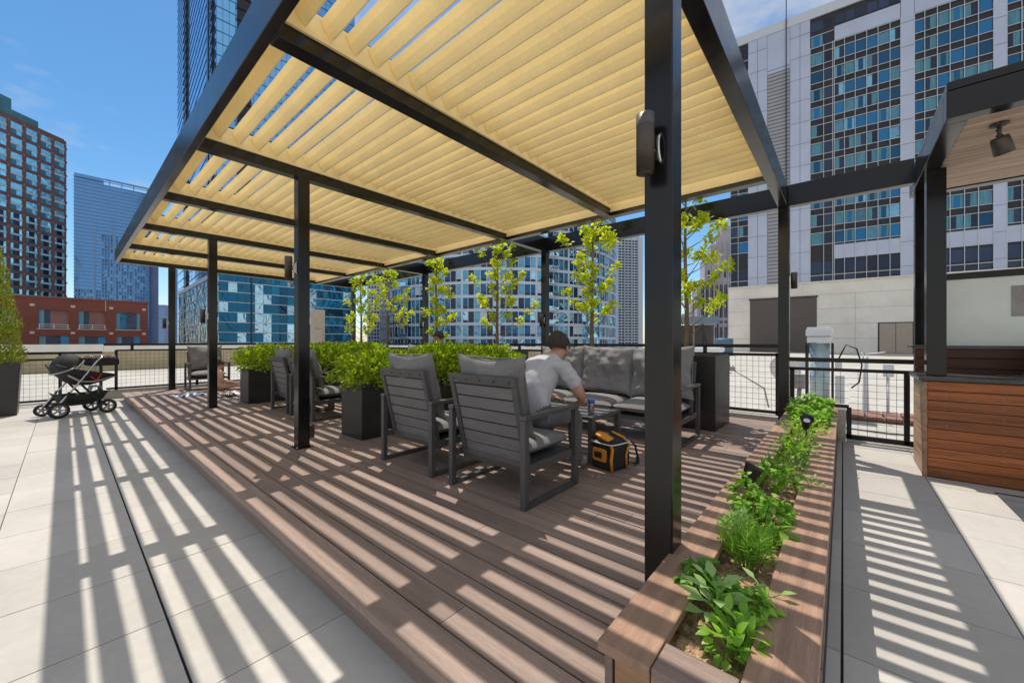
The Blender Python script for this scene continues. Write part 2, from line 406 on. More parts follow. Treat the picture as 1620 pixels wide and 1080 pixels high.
def mk_dill(h, n, spread=.1):
    def f(t, mats):
        st = MB(); lf = MB()
        for i in range(n):
            a = random.uniform(0,2*PI); r = spread*math.sqrt(random.random()); hh = h*random.uniform(.5,1)*(1-.25*r/spread)
            tip = Vector((r*math.cos(a), r*math.sin(a), hh)); b0 = Vector((r*.3*math.cos(a), r*.3*math.sin(a), 0))
            st.tube([b0, b0.lerp(tip,.6)+Vector((0,0,.02)), tip], .0016, 4, cap=False)
            for k in range(26):
                u = random.uniform(.3,1); p = b0.lerp(tip,u); d = rv(); d.z = abs(d.z)*.8+.2
                leaf(lf, p, d, rv(), random.uniform(.025,.05), .0042, 0, 0, .2)
        lf.build('leaves', mats, t); st.build('stem', M['leaf_herb'], t)
    return f
def mk_bush(h, n, ls, spread):
    def f(t, mats):
        lf = MB(); st = MB()
        for i in range(8):
            a = i*PI/4+random.random(); st.tube([(0,0,-.01),(spread*.5*math.cos(a),spread*.5*math.sin(a),h*.6)], .002, 4, cap=False)
        for i in range(n):
            v = rv(); v.z = abs(v.z); rr = random.random()**.4
            p = Vector((v.x*spread*rr, v.y*spread*rr, .02+v.z*h*rr*random.uniform(.8,1.1)))
            leaf(lf, p, v+rv()*.7+UPV*.3, UPV+rv()*.4, ls*random.uniform(.7,1.3), ls*.62, 0, .2, .3)
        lf.build('leaves', mats, t); st.build('stem', M['leaf_herb'], t)
    return f
herb('basil_plant','bright low basil with cupped leaves nearest the end of the raised planter', 1.24,.235, mk_bush(.11,85,.04,.07), M['leaf_herb'])
herb('sage_plant','pale sage with big oval leaves near the end of the raised planter', 1.33,.30, mk_sage(.15,22,.075), M['leaf_sage'])
herb('chervil_plant','light green feathery herb leaning over the right cap of the planter', 1.41,.22, mk_parsley(.13,26,.028,.075), M['leaf_herb'])
herb('parsley_plant','curly parsley hanging over the left cap of the planter, next to the pale sage', 1.46,.375, mk_parsley(.15,20,.03,.075), M['leaf_dark'])
herb('lavender_sprig','single narrow grey green sprig at the right edge of the bare soil', 1.50,.19, mk_sage(.1,5,.06), M['leaf_sage'])
herb('dill_plant','feathery dill bush standing over the bare gritty soil', 1.78,.29, mk_dill(.21,44,.115), M['leaf_herb'])
herb('rosemary_plant','fine needled rosemary beside the left cap, behind the dill bush', 1.98,.36, mk_dill(.18,24,.07), M['leaf_sage'])
herb('coriander_plant','wide coriander with long arching stems over the right cap', 2.22,.29, mk_parsley(.18,30,.036,.12), M['leaf_herb'])
herb('celery_plant','celery with one large broad leaf lying on the right cap', 2.04,.20, mk_parsley(.09,6,.05,.075), M['leaf_herb'])
herb('mint_plant','bright mint tuft at the left cap, next to the black garden spotlight', 2.42,.40, mk_parsley(.2,14,.03,.07), M['leaf_herb'])
herb('parsley_plant','large leafy parsley clump just behind the black garden spotlight', 2.75,.30, mk_parsley(.19,26,.036,.13), M['leaf_herb'])
herb('thyme_plant','small greyish thyme spilling over the right cap', 2.86,.15, mk_bush(.1,120,.018,.085), M['leaf_sage'])
herb('oregano_plant','dense round oregano bush in the middle of the planter', 3.15,.29, mk_bush(.15,230,.03,.16), M['leaf_dark'])
herb('marjoram_plant','pale marjoram bush between the oregano and the round spotlight', 3.55,.28, mk_bush(.16,230,.03,.17), M['leaf_herb'])
herb('basil_plant','shiny basil bush right in front of the round spotlight', 3.92,.27, mk_bush(.17,200,.038,.17), M['leaf_herb'])
herb('oregano_plant','mounded green herb just behind the round spotlight', 4.5,.27, mk_bush(.2,260,.036,.2), M['leaf_herb'])
herb('parsley_plant','tall parsley clump two thirds along the planter', 4.95,.27, mk_parsley(.25,40,.045,.2), M['leaf_herb'])
herb('coriander_plant','tall bright coriander clump second from the fence', 5.4,.28, mk_parsley(.28,44,.048,.2), M['leaf_herb'])
herb('parsley_plant','tall parsley clump at the far end of the planter against the fence', 5.9,.28, mk_parsley(.3,46,.048,.2), M['leaf_herb'])
def garden_spot(x, y, z, d, label):
    t = thing('garden_spotlight', label, 'spotlight', (x,y,SOILZ))
    d = Vector(d).normalized(); p = Vector((0,0,z-SOILZ))
    MB().tube([(0,0,-.02),(0,0,z-SOILZ-.02)], .008).build('stake', M['wire'], t)
    MB().lathe(p, [(0,-.06),(.024,-.06),(.03,-.03),(.044,.05),(.05,.07),(.046,.07),(.04,.045),(0,.04)], 20, 0, d).build('shade', M['wire'], t)
    MB().lathe(p+d*.043, [(0,0),(.038,0)], 16, 0, d).build('lens', M['chrome'], t)
garden_spot(2.52,.40,.50,(.25,-.35,.9),'black garden spotlight shade tipped up beside the mint at the left cap')
garden_spot(4.2,.24,.55,(-.6,-.1,.75),'round black garden spotlight with its lens facing up among the far herbs')

# ------------------------------------------------------------------ cushions and furniture
def cushion_bm(w, d, h, seed, puff=.5, wr=.02, corner=.0, n=22, pinch=.035):
    """soft box w x d x h centred on the origin, thickness along z, pinched seams and wrinkles"""
    b = MB(); vs = []; idx = {}
    def prof_(u): return max(0, 1-abs(u)**6)**.5
    for side in (1,-1):
        for i in range(n+1):
            for j in range(n+1):
                u = -1+2*i/n; v = -1+2*j/n
                tk = (prof_(u)*prof_(v))
                tk = (.62+.38*(1-u*u)*(1-v*v)*1.0)*tk if puff else tk
                shr = 1-pinch*(1-abs(u*v))*(abs(u)**4+abs(v)**4)/1.0 + corner*(abs(u*v)**3)
                x = u*w/2*shr; y = v*d/2*shr
                q = Vector((x*4.2+seed*7, y*4.2, side*2+seed))
                wv = noise.fractal(q, .9, 2.1, 3)*wr + wr*.8*math.sin(9*(x+.6*y)+4*noise.noise(q*.6)+seed)*abs(noise.noise(q*.5))
                z = side*h/2*tk + (wv*tk)
                vs.append((x,y,z))
    m = (n+1)*(n+1)
    fs = []
    for i in range(n):
        for j in range(n):
            a = i*(n+1)+j; fs.append((a,a+n+1,a+n+2,a+1)); fs.append((m+a,m+a+1,m+a+n+2,m+a+n+1))
    b.add(vs, fs, 0, True)
    return b
def place_mesh(b, M4):
    b.v = [tuple(M4 @ Vector(p)) for p in b.v]; return b
def seam(w, d, h, M4):
    b = MB(); pts = []
    for i in range(41):
        a = 2*PI*i/40; c, s_ = math.cos(a), math.sin(a)
        k = (abs(c)**10+abs(s_)**10)**(-.1)
        pts.append(M4 @ Vector((c*k*w/2*.985, s_*k*d/2*.985, 0)))
    return b.tube(pts, .0055, 6, cap=False)
def cushion(name, w, d, h, M4, seed, parent, **k):
    c = place_mesh(cushion_bm(w,d,h,seed,**k), M4).build(name, M['cushion'], parent)
    seam(w,d,h,M4).build('piping', M['cushion'], c); return c
def seat_frame(t, width, depth, nback):
    """aluminium lounge frame facing +x, centred on the origin"""
    hw, hd, A = width/2, depth/2, .61
    for s in (-1,1):
        y = s*(hw-.025)
        b = MB().box(-hd,-hd+.044,y-.021,y+.021,0,A-.03); b.build('leg', M['chair'], t, .003)
        b = MB().box(hd-.044,hd,y-.021,y+.021,0,A-.03); b.build('leg', M['chair'], t, .003)
        MB().box(-hd,hd,y-.028,y+.028,A-.028,A).build('armrest', M['chair'], t, .003)
        MB().box(-hd+.052,hd-.052,y-.022,y+.022,.001,.03).build('floor_rail', M['chair'], t, .003)
    b = MB().box(-hd+.1,hd-.02,-hw+.052,hw-.052,.235,.27)
    for s in (-1,1): b.box(-hd+.055,hd-.055,s*(hw-.037)-.012,s*(hw-.037)+.012,.22,.275)
    b.build('seat_frame', M['chair'], t, .003)
    # leaning slatted back
    p0 = Vector((-hd+.13,0,.20)); p1 = Vector((-hd-.03,0,.855)); d = (p1-p0).normalized(); nrm = Vector((d.z,0,-d.x)); Lb = (p1-p0).length
    R4 = Matrix((( nrm.x,0,d.x,p0.x),(nrm.y,1,d.y,p0.y),(nrm.z,0,d.z,p0.z),(0,0,0,1)))
    b = MB(); w2 = hw-.055
    secs = [(-w2 + 2*w2*i/nback, -w2 + 2*w2*(i+1)/nback) for i in range(nback)]
    b.box(-.018,.018,-w2,w2,Lb-.062,Lb); b.box(-.018,.018,-w2,w2,0,.055)
    for s in (-1,1): b.box(-.018,.018,s*(w2-.022)-.022,s*(w2-.022)+.022,.056,Lb-.063)
    for a, c in secs[:-1]: b.box(-.018,.018,c-.022,c+.022,.056,Lb-.063)
    place_mesh(b, R4).build('back_frame', M['chair'], t, .003)
    for a, c in secs:
        b = MB(); b.box(.0085,.0115,a+.03,c-.03,.04,Lb-.05); place_mesh(b, R4).build('slat_gap_shade', M['wire'], t)  # black sheet added behind the slats so the gaps read as dark shade
        b = MB(); n = 6; hh = (Lb-.125)/n
        for i in range(n): b.box(-.006,.008,a+.046,c-.046,.06+hh*i,.06+hh*(i+1)-.010)
        place_mesh(b, R4).build('back_slats', M['slat'], t, .002)
    b = MB()
    for a, c in secs:
        for i in range(5): b.lathe((-.019,(a+c)/2+(c-a)*.42*(i-2)/2,Lb-.03), [(0,0),(.006,.0),(.006,-.003),(0,-.003)], 8, 0, (1,0,0))
    place_mesh(b, R4).build('screws', M['wire'], t)
    MB().box(-.0215,-.0185,-.03,.03,.018,.034)
    return R4, Lb
def armchair(label, loc, rz, seed):
    t = thing('armchair', label, 'armchair', loc, rz, 'grey slatted lounge armchairs on the deck')
    R4, Lb = seat_frame(t, .76, .66, 1)
    cushion('seat_cushion', .56, .62, .15, Matrix.Translation((.035,0,.352)), seed, t, wr=.006)
    B4 = R4 @ Matrix.Translation((.105,0,.50)) @ Matrix.Rotation(rad(90),4,'Y') @ Matrix.Rotation(random.uniform(-.04,.04),4,'Z')
    cushion('back_cushion', .56, .63, .18, B4, seed+1, t, wr=.035, corner=.07, pinch=.085, n=30)
    return t
armchair('grey slatted armchair holding the seated man, nearest the camera', (2.255,1.92,D), 0, 1)
armchair('empty grey slatted armchair right beside the seated man, between him and the hedge planter', (2.245,2.87,D), 0, 3)
armchair('grey armchair just past the near hedge planter, partly behind a pergola post', (2.52,5.86,D), .03, 5)
armchair('grey slatted armchair beside the far hedge planter, seen from the back', (2.52,6.70,D), -.03, 8)
armchair('lone grey armchair at the far end of the deck facing the camera', (2.19,11.30,D), -PI/2-.03, 11)
def sofa(label, loc, rz, seed, n=3, width=2.25):
    t = thing('sofa', label, 'sofa', loc, rz, 'grey lounge sofas on the deck')
    R4, Lb = seat_frame(t, width, .72, n); w = (width-.12)/n
    for i in range(n):
        y = -width/2+.06+w*(i+.5)
        cushion('seat_cushion', .60, w-.006, .16, Matrix.Translation((.05,y,.355)), seed+i, t, wr=.012)
        B4 = R4 @ Matrix.Translation((.115,y,.515)) @ Matrix.Rotation(rad(90),4,'Y') @ Matrix.Rotation(random.uniform(-.05,.05),4,'Z')
        cushion('back_cushion', .60, w+.02, .19, B4, seed+5+i, t, wr=.085, corner=.06, n=34, pinch=.07)
    return t
sofa('three seat grey sofa with crumpled back cushions facing the seated man', (4.43,2.37,D), PI, 21)
sofa('far grey sofa mostly hidden behind the near hedge, facing the two far armchairs', (4.5,5.95,D), PI, 40)
def coffee_table(label, x0, x1, y0, y1):
    t = thing('coffee_table', label, 'table', ((x0+x1)/2,(y0+y1)/2,D), 0, 'low slatted coffee tables')
    w, d = (x1-x0)/2, (y1-y0)/2
    for sx in (-1,1):
        for sy in (-1,1): MB().box(sx*(w-.025)-.025,sx*(w-.025)+.025,sy*(d-.025)-.025,sy*(d-.025)+.025,0,.382).build('leg', M['chair'], t, .003)
    b = MB()
    for s in (-1,1): b.box(-w,w,s*(d-.025)-.025,s*(d-.025)+.025,.384,.42); b.box(s*(w-.025)-.025,s*(w-.025)+.025,-d+.051,d-.051,.384,.42)
    b.build('top_frame', M['chair'], t, .003)
    b = MB(); n = 6
    for i in range(n): a = -w+.053+(2*w-.106)*i/n; b.box(a,a+(2*w-.106)/n-.008,-d+.052,d-.052,.395,.416)
    b.build('top_slats', M['slat'], t, .002)
coffee_table('low slatted coffee table in front of the seated man', 3.05,3.62,1.68,2.75)
coffee_table('low coffee table between the far armchairs and the far sofa', 3.15,3.72,5.5,6.6)
t = thing('drink_can', 'small drink can with a blue lid on the coffee table by the man', 'can', (3.2,1.78,D+.421))
MB().lathe((0,0,0), [(0,0),(.03,0),(.033,.01),(.033,.1)], 18).build('body', M['chrome'], t)
MB().lathe((0,0,.1), [(.033,0),(.036,.002),(.036,.028),(.03,.034),(0,.034)], 18).build('lid', mat('blue lid',(.02,.12,.4),.4), t)

# ------------------------------------------------------------------ hedge planters
def leaf_volume(b, fn, n, ls, wd=.55, up=.3, shell=.65):
    """n small leaves spread through a volume given by fn(u)->(point, outward)"""
    for i in range(n):
        p, o = fn(); d = (o + rv()*.8 + UPV*up).normalized()
        tri_leaf(b, p, d, (o+rv()*.7), ls*random.uniform(.6,1.35), ls*wd*random.uniform(.8,1.2))
def hedge(label, x0, x1, y0, y1, z0, z1, n, seed, twig=True):
    rnd = random.Random(seed); cx, cy, cz = (x0+x1)/2, (y0+y1)/2, (z0+z1)/2
    t = thing('boxwood_shrub', label, 'shrub', (cx,cy,z0), 0, 'clipped bright green shrubs in black planters')
    off = Vector((seed*3.1,seed*1.7,0))
    def fn():
        v = rv(); k = max(abs(v.x)**3.2+abs(v.y)**3.2+abs(v.z)**3.2, 1e-6)**(-1/3.2)
        r = (random.random()**.28)
        bump = 1+.28*noise.fractal(v*2.2+off, .8, 2, 3)
        p = Vector((v.x*k*(x1-x0)/2, v.y*k*(y1-y0)/2, v.z*k*(z1-z0)/2))*r*bump
        return p + Vector((0,0,(z1-z0)/2)), v
    b = MB(); leaf_volume(b, fn, n, .052, .6, .45)
    b.build('foliage', M['leaf_hedge'], t)
    b = MB()
    for i in range(26):
        p, v = fn(); b.tube([(rnd.uniform(-.1,.1),rnd.uniform(-.08,.08),-.04),(p.x*.5,p.y*.5,p.z*.6),p], [.006,.004,.002], 5, cap=False)
    b.build('stems', M['bark'], t)
def planter_box(name, label, x0, x1, y0, y1, z0, z1, group):
    t = thing(name, label, 'planter', ((x0+x1)/2,(y0+y1)/2,z0), 0, group); b = MB(); w = .025
    vs = [(x0,y0,z0),(x1,y0,z0),(x1,y1,z0),(x0,y1,z0),(x0,y0,z1),(x1,y0,z1),(x1,y1,z1),(x0,y1,z1),
          (x0+w,y0+w,z1),(x1-w,y0+w,z1),(x1-w,y1-w,z1),(x0+w,y1-w,z1),(x0+w,y0+w,z1-.06),(x1-w,y0+w,z1-.06),(x1-w,y1-w,z1-.06),(x0+w,y1-w,z1-.06)]
    fs = [(3,2,1,0),(0,1,5,4),(1,2,6,5),(2,3,7,6),(3,0,4,7),(4,5,9,8),(5,6,10,9),(6,7,11,10),(7,4,8,11),(8,9,13,12),(9,10,14,13),(10,11,15,14),(11,8,12,15)]
    b.add(vs, fs).build('shell', M['pot'], t, .004, True)
    sheet(12,12,x0+w,x1-w,y0+w,y1-w,z1-.05,.012,9).build('soil', M['soil'], t, 0, True)
w2_ = ['nearest the left edge of the deck','in the middle trough','in the trough nearest the sofas']
rows = [('near', 4.02, 4.50, [2.14,3.02,3.90], .62, 'beside the empty armchair'), ('far', 7.88, 8.36, [2.10,2.98,3.86], .60, 'beside the far armchairs')]
w_ = ['end planter nearest the left edge of the deck', 'middle planter of its row', 'inner planter nearest the sofas']
for nm, y0, y1, xsx, hh, wh in rows:
    for i, x0 in enumerate(xsx):
        planter_box('trough_planter', f'black trough in the {nm} hedge row, {w_[i]}', x0, x0+.86, y0, y1, D+.001, D+hh, 'black trough planters with hedges')
        hedge(f'rounded green shrub in the {nm} hedge row, {w2_[i]}', x0-.10, x0+.96, y0-.13, y1+.13, D+hh-.08, (1.13,1.22,1.17)[i] if nm == 'near' else (1.19,1.22,1.24)[i], 6800 if nm == 'near' else 4800, i+(10 if nm == 'far' else 0))

# ------------------------------------------------------------------ young trees in tall black planters
def tree(label, x, y, z0, ztop, spread, seed, lean=0, bias=(0,0)):
    random.seed(seed)
    t = thing('young_maple', label, 'tree', (x,y,z0), 0, 'young trees with lime leaves behind the sofas')
    b = MB(); H_ = ztop-z0
    ax = lambda h: Vector((lean*h*h+.03*noise.noise(Vector((h*2,seed,0))), .03*noise.noise(Vector((seed,h*2,5))), h*H_))
    b.tube([ax(i/10) for i in range(11)], [.032*(1-.75*i/10)+.004 for i in range(11)], 9)
    lf = MB(); br = MB()
    nb = 30
    for i in range(nb):
        h = .12+.88*i/nb; a = i*2.4+random.uniform(-.5,.5); p = ax(h)
        L_ = spread*(1.0-.5*h)*random.uniform(.35,1.1)
        d = Vector((math.cos(a)+bias[0], math.sin(a)+bias[1], random.uniform(.6,1.5))).normalized()
        e = p + d*L_; mid = p + d*L_*.5 + Vector((0,0,-.03))
        br.tube([p, mid, e], [.008,.005,.0025], 5, cap=False)
        for q, num in ((e,34),(mid.lerp(e,.6),16)):
            for k in range(num):
                dd = (d*.5 + rv()*1.0 + UPV*.25).normalized()
                leaf(lf, q+rv()*random.uniform(.02,.085), dd, UPV+rv()*.7, random.uniform(.045,.085), random.uniform(.032,.055), 0, .25, .35)
    for k in range(14):
        q = ax(random.uniform(.6,1)); leaf(lf, q+rv()*.03, rv()+UPV*.4, UPV+rv()*.6, .07, .045, 0, .25, .35)
    b.build('trunk', M['bark'], t); br.build('branches', M['bark'], t); lf.build('crown', M['leaf_tree'], t)
TR = [(5.5,1.62,1.0,3.3,.8,1,.0,(.2,-.3),'young lime green tree rising from the black planter at the sofa end nearest the fence'),
      (5.5,3.04,1.0,3.12,.85,2,.02,(0,0),'young lime green tree directly behind the head of the seated man'),
      (5.5,5.1,1.0,3.1,.95,3,.0,(.1,-.15),'widest young tree, rising right of the pale head above the hedge'),
      (5.5,6.98,1.0,3.05,.6,4,.0,(.2,-.2),'slim young tree standing against a back post of the pergola'),
      (5.5,9.02,1.0,3.02,.9,5,.0,(.2,-.2),'young tree with a broad top, second from the far end of the row'),
      (5.5,10.35,1.0,2.98,.7,6,-.03,(0,0),'farthest young tree of the row, by the corner of the fences')]
PL = ['tall black planter at the end of the sofa nearest the fence','tall black planter behind the sofa, under the tree behind the man','tall black planter with the widest tree of the row','tall black planter with the slim tree by a back post','tall black planter with the broad topped tree, second from the far end','tall black planter at the far end of the row, by the fence corner']
for (x, y, z0, zt, sp, sd, ln, bs, lb), pl in zip(TR, PL):
    tree(lb, x, y, z0, zt, sp, sd, ln, bs)
    w0 = .45
    planter_box('tall_planter', pl, 5.14, 5.90, y-w0, y+w0, D+.001, 1.09, 'tall black tree planters')
random.seed(11)
t = thing('tree_stake', 'thin pale stake beside the trunk of the tree nearest the fence', 'stake', (5.62,1.55,1.0))
MB().tube([(0,0,0),(0,.0,.78)], .011).build('pole', M['soffit'], t)

# ------------------------------------------------------------------ topiary cone, left edge
t = thing('square_planter', 'big tapered black planter under the conifer at the left edge', 'planter', (-.76,10.95,0))
b = MB(); w0, w1 = .235, .275
vs = [(-w0,-w0,.0),(w0,-w0,.0),(w0,w0,.0),(-w0,w0,.0),(-w1,-w1,.9),(w1,-w1,.9),(w1,w1,.9),(-w1,w1,.9),(-w1+.03,-w1+.03,.9),(w1-.03,-w1+.03,.9),(w1-.03,w1-.03,.9),(-w1+.03,w1-.03,.9),(-w1+.03,-w1+.03,.84),(w1-.03,-w1+.03,.84),(w1-.03,w1-.03,.84),(-w1+.03,w1-.03,.84)]
b.add(vs, [(3,2,1,0),(0,1,5,4),(1,2,6,5),(2,3,7,6),(3,0,4,7),(4,5,9,8),(5,6,10,9),(6,7,11,10),(7,4,8,11),(8,9,13,12),(9,10,14,13),(10,11,15,14),(11,8,12,15),(12,13,14,15)])
o = b.build('shell', M['pot'], t, .005); 
t = thing('conifer', 'tall cone shaped evergreen in the square planter at the left edge', 'tree', (-.76,10.95,.85))
b = MB()
def cone_fn():
    h = 1-math.sqrt(random.random()); h = h*.98; a = random.uniform(0,2*PI)
    R_ = .31*(1-h)**.75*(1+.2*noise.noise(Vector((math.cos(a)*2,math.sin(a)*2,h*7)))) + .02
    r = R_*random.random()**.3
    return Vector((r*math.cos(a), r*math.sin(a), .03+h*2.1)), Vector((math.cos(a),math.sin(a),.3))
leaf_volume(b, cone_fn, 9000, .042, .4, 1.2)
b.build('crown', M['leaf_cone'], t)
MB().tube([(0,0,-.05),(0,0,1.9)], [.04,.01]).build('trunk', M['bark'], t)
# ------------------------------------------------------------------ the city round the terrace
M['panel'] = mat('blue grey metal panel', (.5,.55,.69), .35, .25, .06, .3)
M['panel2'] = mat('grey louvre panel', (.38,.38,.4), .5, .2, .06, .5)
M['podium'] = mat('pale concrete panel', (.84,.79,.71), .8, 0, .07, .25, fine=.04)
M['shadow_gap'] = mat('dark joint', (.1,.1,.12), .8)
M['spandrel'] = mat('dark spandrel', (.025,.023,.03), .3, .2, .2, 1)
M['mull'] = mat('pale mullion', (.6,.64,.68), .4, .3, .05)
M['curtain'] = mat('curtain behind glass', (.05,.24,.33), .25, 0, .35, 2.5, (6,6,.2), spec=.8)
M['roller'] = mat('brown roller door', (.12,.105,.095), .6, .2, .1, 1, (1,1,14))
M['door'] = mat('tan steel door', (.42,.35,.28), .6, 0, .06, 2)
M['brown_brick'] = mat('brown brick', (.24,.125,.11), .85, 0, .15, .8, fine=.1)
M['red_brick'] = mat('red brick', (.185,.055,.042), .85, 0, .14, .5, (.3,.3,2), fine=.16)
M['pale_block'] = mat('pale stone block', (.55,.43,.36), .8)
M['teal_roof'] = mat('green metal penthouse', (.1,.25,.28), .45, .4, .2, .3)
M['white_slab'] = mat('white slab edge', (.7,.74,.78), .6, 0, .05)
M['white_frame'] = mat('white facade frame', (.6,.7,.82), .5, .1, .05, .3)
M['stone'] = mat('pale limestone', (.52,.47,.5), .8, 0, .12, .15)
M['lilac'] = mat('lilac grey facade', (.3,.36,.52), .7, 0, .1, .2)
G_dark = glass('dark blue glazing', (.02,.035,.075), .25, .05, .3, .5, .6)
G_teal = glass('teal glazing', (.01,.12,.27), .35, .06, .4, .35, .55)
G_deep = glass('deep teal glazing', (.003,.12,.24), .45, .05, .6, .28, .6)
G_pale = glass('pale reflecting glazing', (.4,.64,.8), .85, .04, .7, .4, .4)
G_mid = glass('clear blue glazing', (.14,.36,.52), .6, .05, .7, .5, .5)
G_blue = glass('bright blue glazing', (.2,.5,.85), .85, .07, .2, .12, .25)
G_sky = glass('sky blue glazing', (.14,.36,.7), .6, .12, .2, .1, .2)
G_aqua = glass('aqua glazing', (.42,.82,.88), .6, .1, .3, .4, .35)

def block(name, label, cat, loc, ang, group=None): return thing(name, label, cat, (loc[0],loc[1],-45), rad(ang), group)
def lb(parent): return Vector((0,0,45))
class FB(MB):
    """facade boxes: s to the viewer's right, y into the wall, z height above the terrace"""
    def q(s, s0,s1,y0,y1,z0,z1,m=0): return s.box(s0,s1,y0,y1,z0+45,z1+45,m)
def put_windows(parent, rects, mats, limit=100, name='window', dist=None):
    """rects: (s0,s1,y,z0,z1,[strips]); the largest in view become parts of their own, the rest one object"""
    rest = FB()
    for i, r in enumerate(rects):
        s0,s1,y,z0,z1,strips = r[:6]; side = r[6] if len(r) > 6 else 0
        b = FB() if i < limit else rest
        a = s0; tot = sum(w for w, _ in strips)
        for wd, m in strips:
            e = a+(s1-s0)*wd/tot
            if side: b.q(y-.03 if side < 0 else y, y if side < 0 else y+.03, a, e, z0, z1, m)
            else: b.q(a,e,y-.03,y,z0,z1,m)
            a = e
        if i < limit: b.build(name, mats, parent)
    if rest.v: kind(rest.build(name, mats, parent), 'stuff')

# -- hotel tower on its pale podium, right
R3 = random.Random(3)
t = block('hotel_tower', 'tall blue grey panelled tower with window columns above a pale blank podium at right', 'tower', (69.91,13.77), -83.87)
wall = FB(); TP = 49.65
wall.q(0,60,.2,26,9.95,TP-1.4,1)
panels = [(2.5,4.97,0),(7.85,10.2,0),(19.7,20.95,1),(27.7,28.7,1),(36.0,37.0,1),(44.4,45.4,1),(53,60,0)]
for a, c, m in panels: wall.q(a,c,0,.19,9.95,TP-1.4, 0)
wall.q(5.0,7.82,.06,.19,9.95,TP-7.5,2); wall.q(5.0,7.82,.03,.19,TP-7.48,TP-1.4,0)
wall.q(-.05,60,-.05,26,TP-1.38,TP,3); wall.q(-.05,60,-.02,.19,43.1,44.6,0) if 0 else None
wall.build('wall', [M['panel'], M['spandrel'], M['panel2'], M['mull']], t)
jn = FB()
for a, c in ((2.5,4.97),(7.85,10.2)):
    n = 2
    for i in range(1,n): x = a+(c-a)*i/n; jn.q(x-.02,x+.02,-.02,0,9.95,TP-1.4)
z = 11.2
while z < TP-2: 
    for a, c in ((2.5,4.97),(7.85,10.2),(19.7,20.95),(27.7,28.7),(36,37)): jn.q(a,c,-.018,-.001,z-.02,z+.02)
    z += 3.2
for i in range(60): jn.q(5.02,7.8,.03,.06,10.2+.55*i,10.2+.55*i+.1)
jn.build('panel_joints', M['shadow_gap'], t)
cols = [(.15,1.12,'d'),(1.16,2.48,'w'),(11.78,12.0+1.02,'w'),(13.05,13.85,'d')] 
gC = [12.93,14.03,15.16,16.34,17.48,18.66,19.68]; gD = [20.97,21.9,23.02,24.12,25.34,26.48,27.69]; gE = [28.72,29.85,31.0,32.2,33.4,34.7,35.95]; gF = [37.05,38.2,39.4,40.6,41.8,43.1,44.35]
cols = [(.1,1.1,'d'),(1.14,2.48,'w'),(11.78,12.0,'x')]
rects = []; mul = FB()
def fl(z): return z
zs = [15.32-2.6*0+2.6*i for i in range(-0,12)]
wcols = [(.1,1.1),(1.14,2.48),(11.78,12.72),(12.76,12.9)] + list(zip(gC,gC[1:])) + list(zip(gD,gD[1:])) + list(zip(gE,gE[1:])) + list(zip(gF,gF[1:]))
wcols = [(.1,1.1),(1.14,2.48)] + [(10.25,11.72),(11.78,12.7)] + [(a+.0,c) for g_ in (gC,gD,gE,gF) for a, c in zip(g_,g_[1:])]
for ci, (a, c) in enumerate(wcols):
    for i, z0 in enumerate(zs):
        if a < .5 or (11.7 < a < 11.9): st = [(1,1)]
        else:
            k = R3.random()
            if k < .38: st = [(1,0)]
            elif k < .55: st = [(.5,2),(.5,1)]
            elif k < .75: st = [(.25,2),(.5,0),(.25,2)]
            elif k < .9: st = [(1,2)]
            else: st = [(.45,1),(.55,2)]
            if 12 < a < 20 and R3.random() < .45: st = [(w_, 3 if m == 2 else m) for w_, m in st]
        rects.append((a+.07,c-.07,.19,z0,z0+1.62,st))
    for z0 in (10.0, 11.0): rects.append((a+.07,c-.07,.19,z0+.15,z0+(.75 if z0 < 10.5 else 1.75),[(1,1)]))
    rects.append((a+.07,c-.07,.19,46.3,47.6,[(1,1)]))
rects.sort(key=lambda r: -r[0]*3+abs(r[3]-24)*.6)
put_windows(t, rects, [G_teal, G_dark, M['curtain'], G_mid], 100)
sp = FB()
for g_ in (gC,gD,gE,gF): sp.q(g_[0]+.03,g_[-1]-.03,.05,.17,13.05,15.0); sp.q(g_[0]+.03,g_[-1]-.03,.05,.17,44.0,46.0)
sp.build('spandrel_panels', M['panel'], t)
for g_ in ([.08,1.12,2.5],[10.22,11.75,12.73,12.9],gC,gD,gE,gF):
    for s in g_: mul.q(s-.028,s+.028,-.03,.16,9.96,44 if s > 1 else 47)
    for z0 in zs:
        for zz in (z0-.06,z0+1.63): mul.q(g_[0],g_[-1],.02,.158,zz,zz+.06)
    mul.q(g_[0],g_[-1],.02,.158,10.8,10.88)
mul.build('mullions', M['mull'], t)
FB().q(7.3,7.42,-.25,-.1,12,TP+3.5).build('mast', M['spandrel'], t)
pod = FB().q(-.2,60,-.4,26.2,-45,9.7); pod.q(-.3,60,-.55,26.3,9.71,9.94,1)
pod.build('podium', [M['podium'],M['coping']], t)
jn = FB()
for z0 in (1.75,3.8,5.95): jn.q(-.2,2.6,-.42,-.4,z0,z0+.035); jn.q(11.1,45,-.42,-.4,z0,z0+.035)
jn.q(-.2,45,-.42,-.4,8.0,8.035)
for s in (15.1,22,29): jn.q(s,s+.03,-.421,-.4,-.3,8)
jn.build('panel_joints', M['panel2'], t)
d = FB().q(2.75,10.95,-.46,-.401,-.3,7.7)
d = d.build('roller_door', M['roller'], t)
FB().q(2.6,11.1,-.52,-.401,7.71,7.9).build('frame', M['spandrel'], d)
dd = FB().q(17.4,20.85,-.44,-.401,-.3,3.86).build('double_door', M['spandrel'], t)
FB().q(17.55,19.1,-.47,-.441,-.25,3.72).q(19.16,20.7,-.47,-.441,-.25,3.72).build('door_leaf', M['door'], dd)

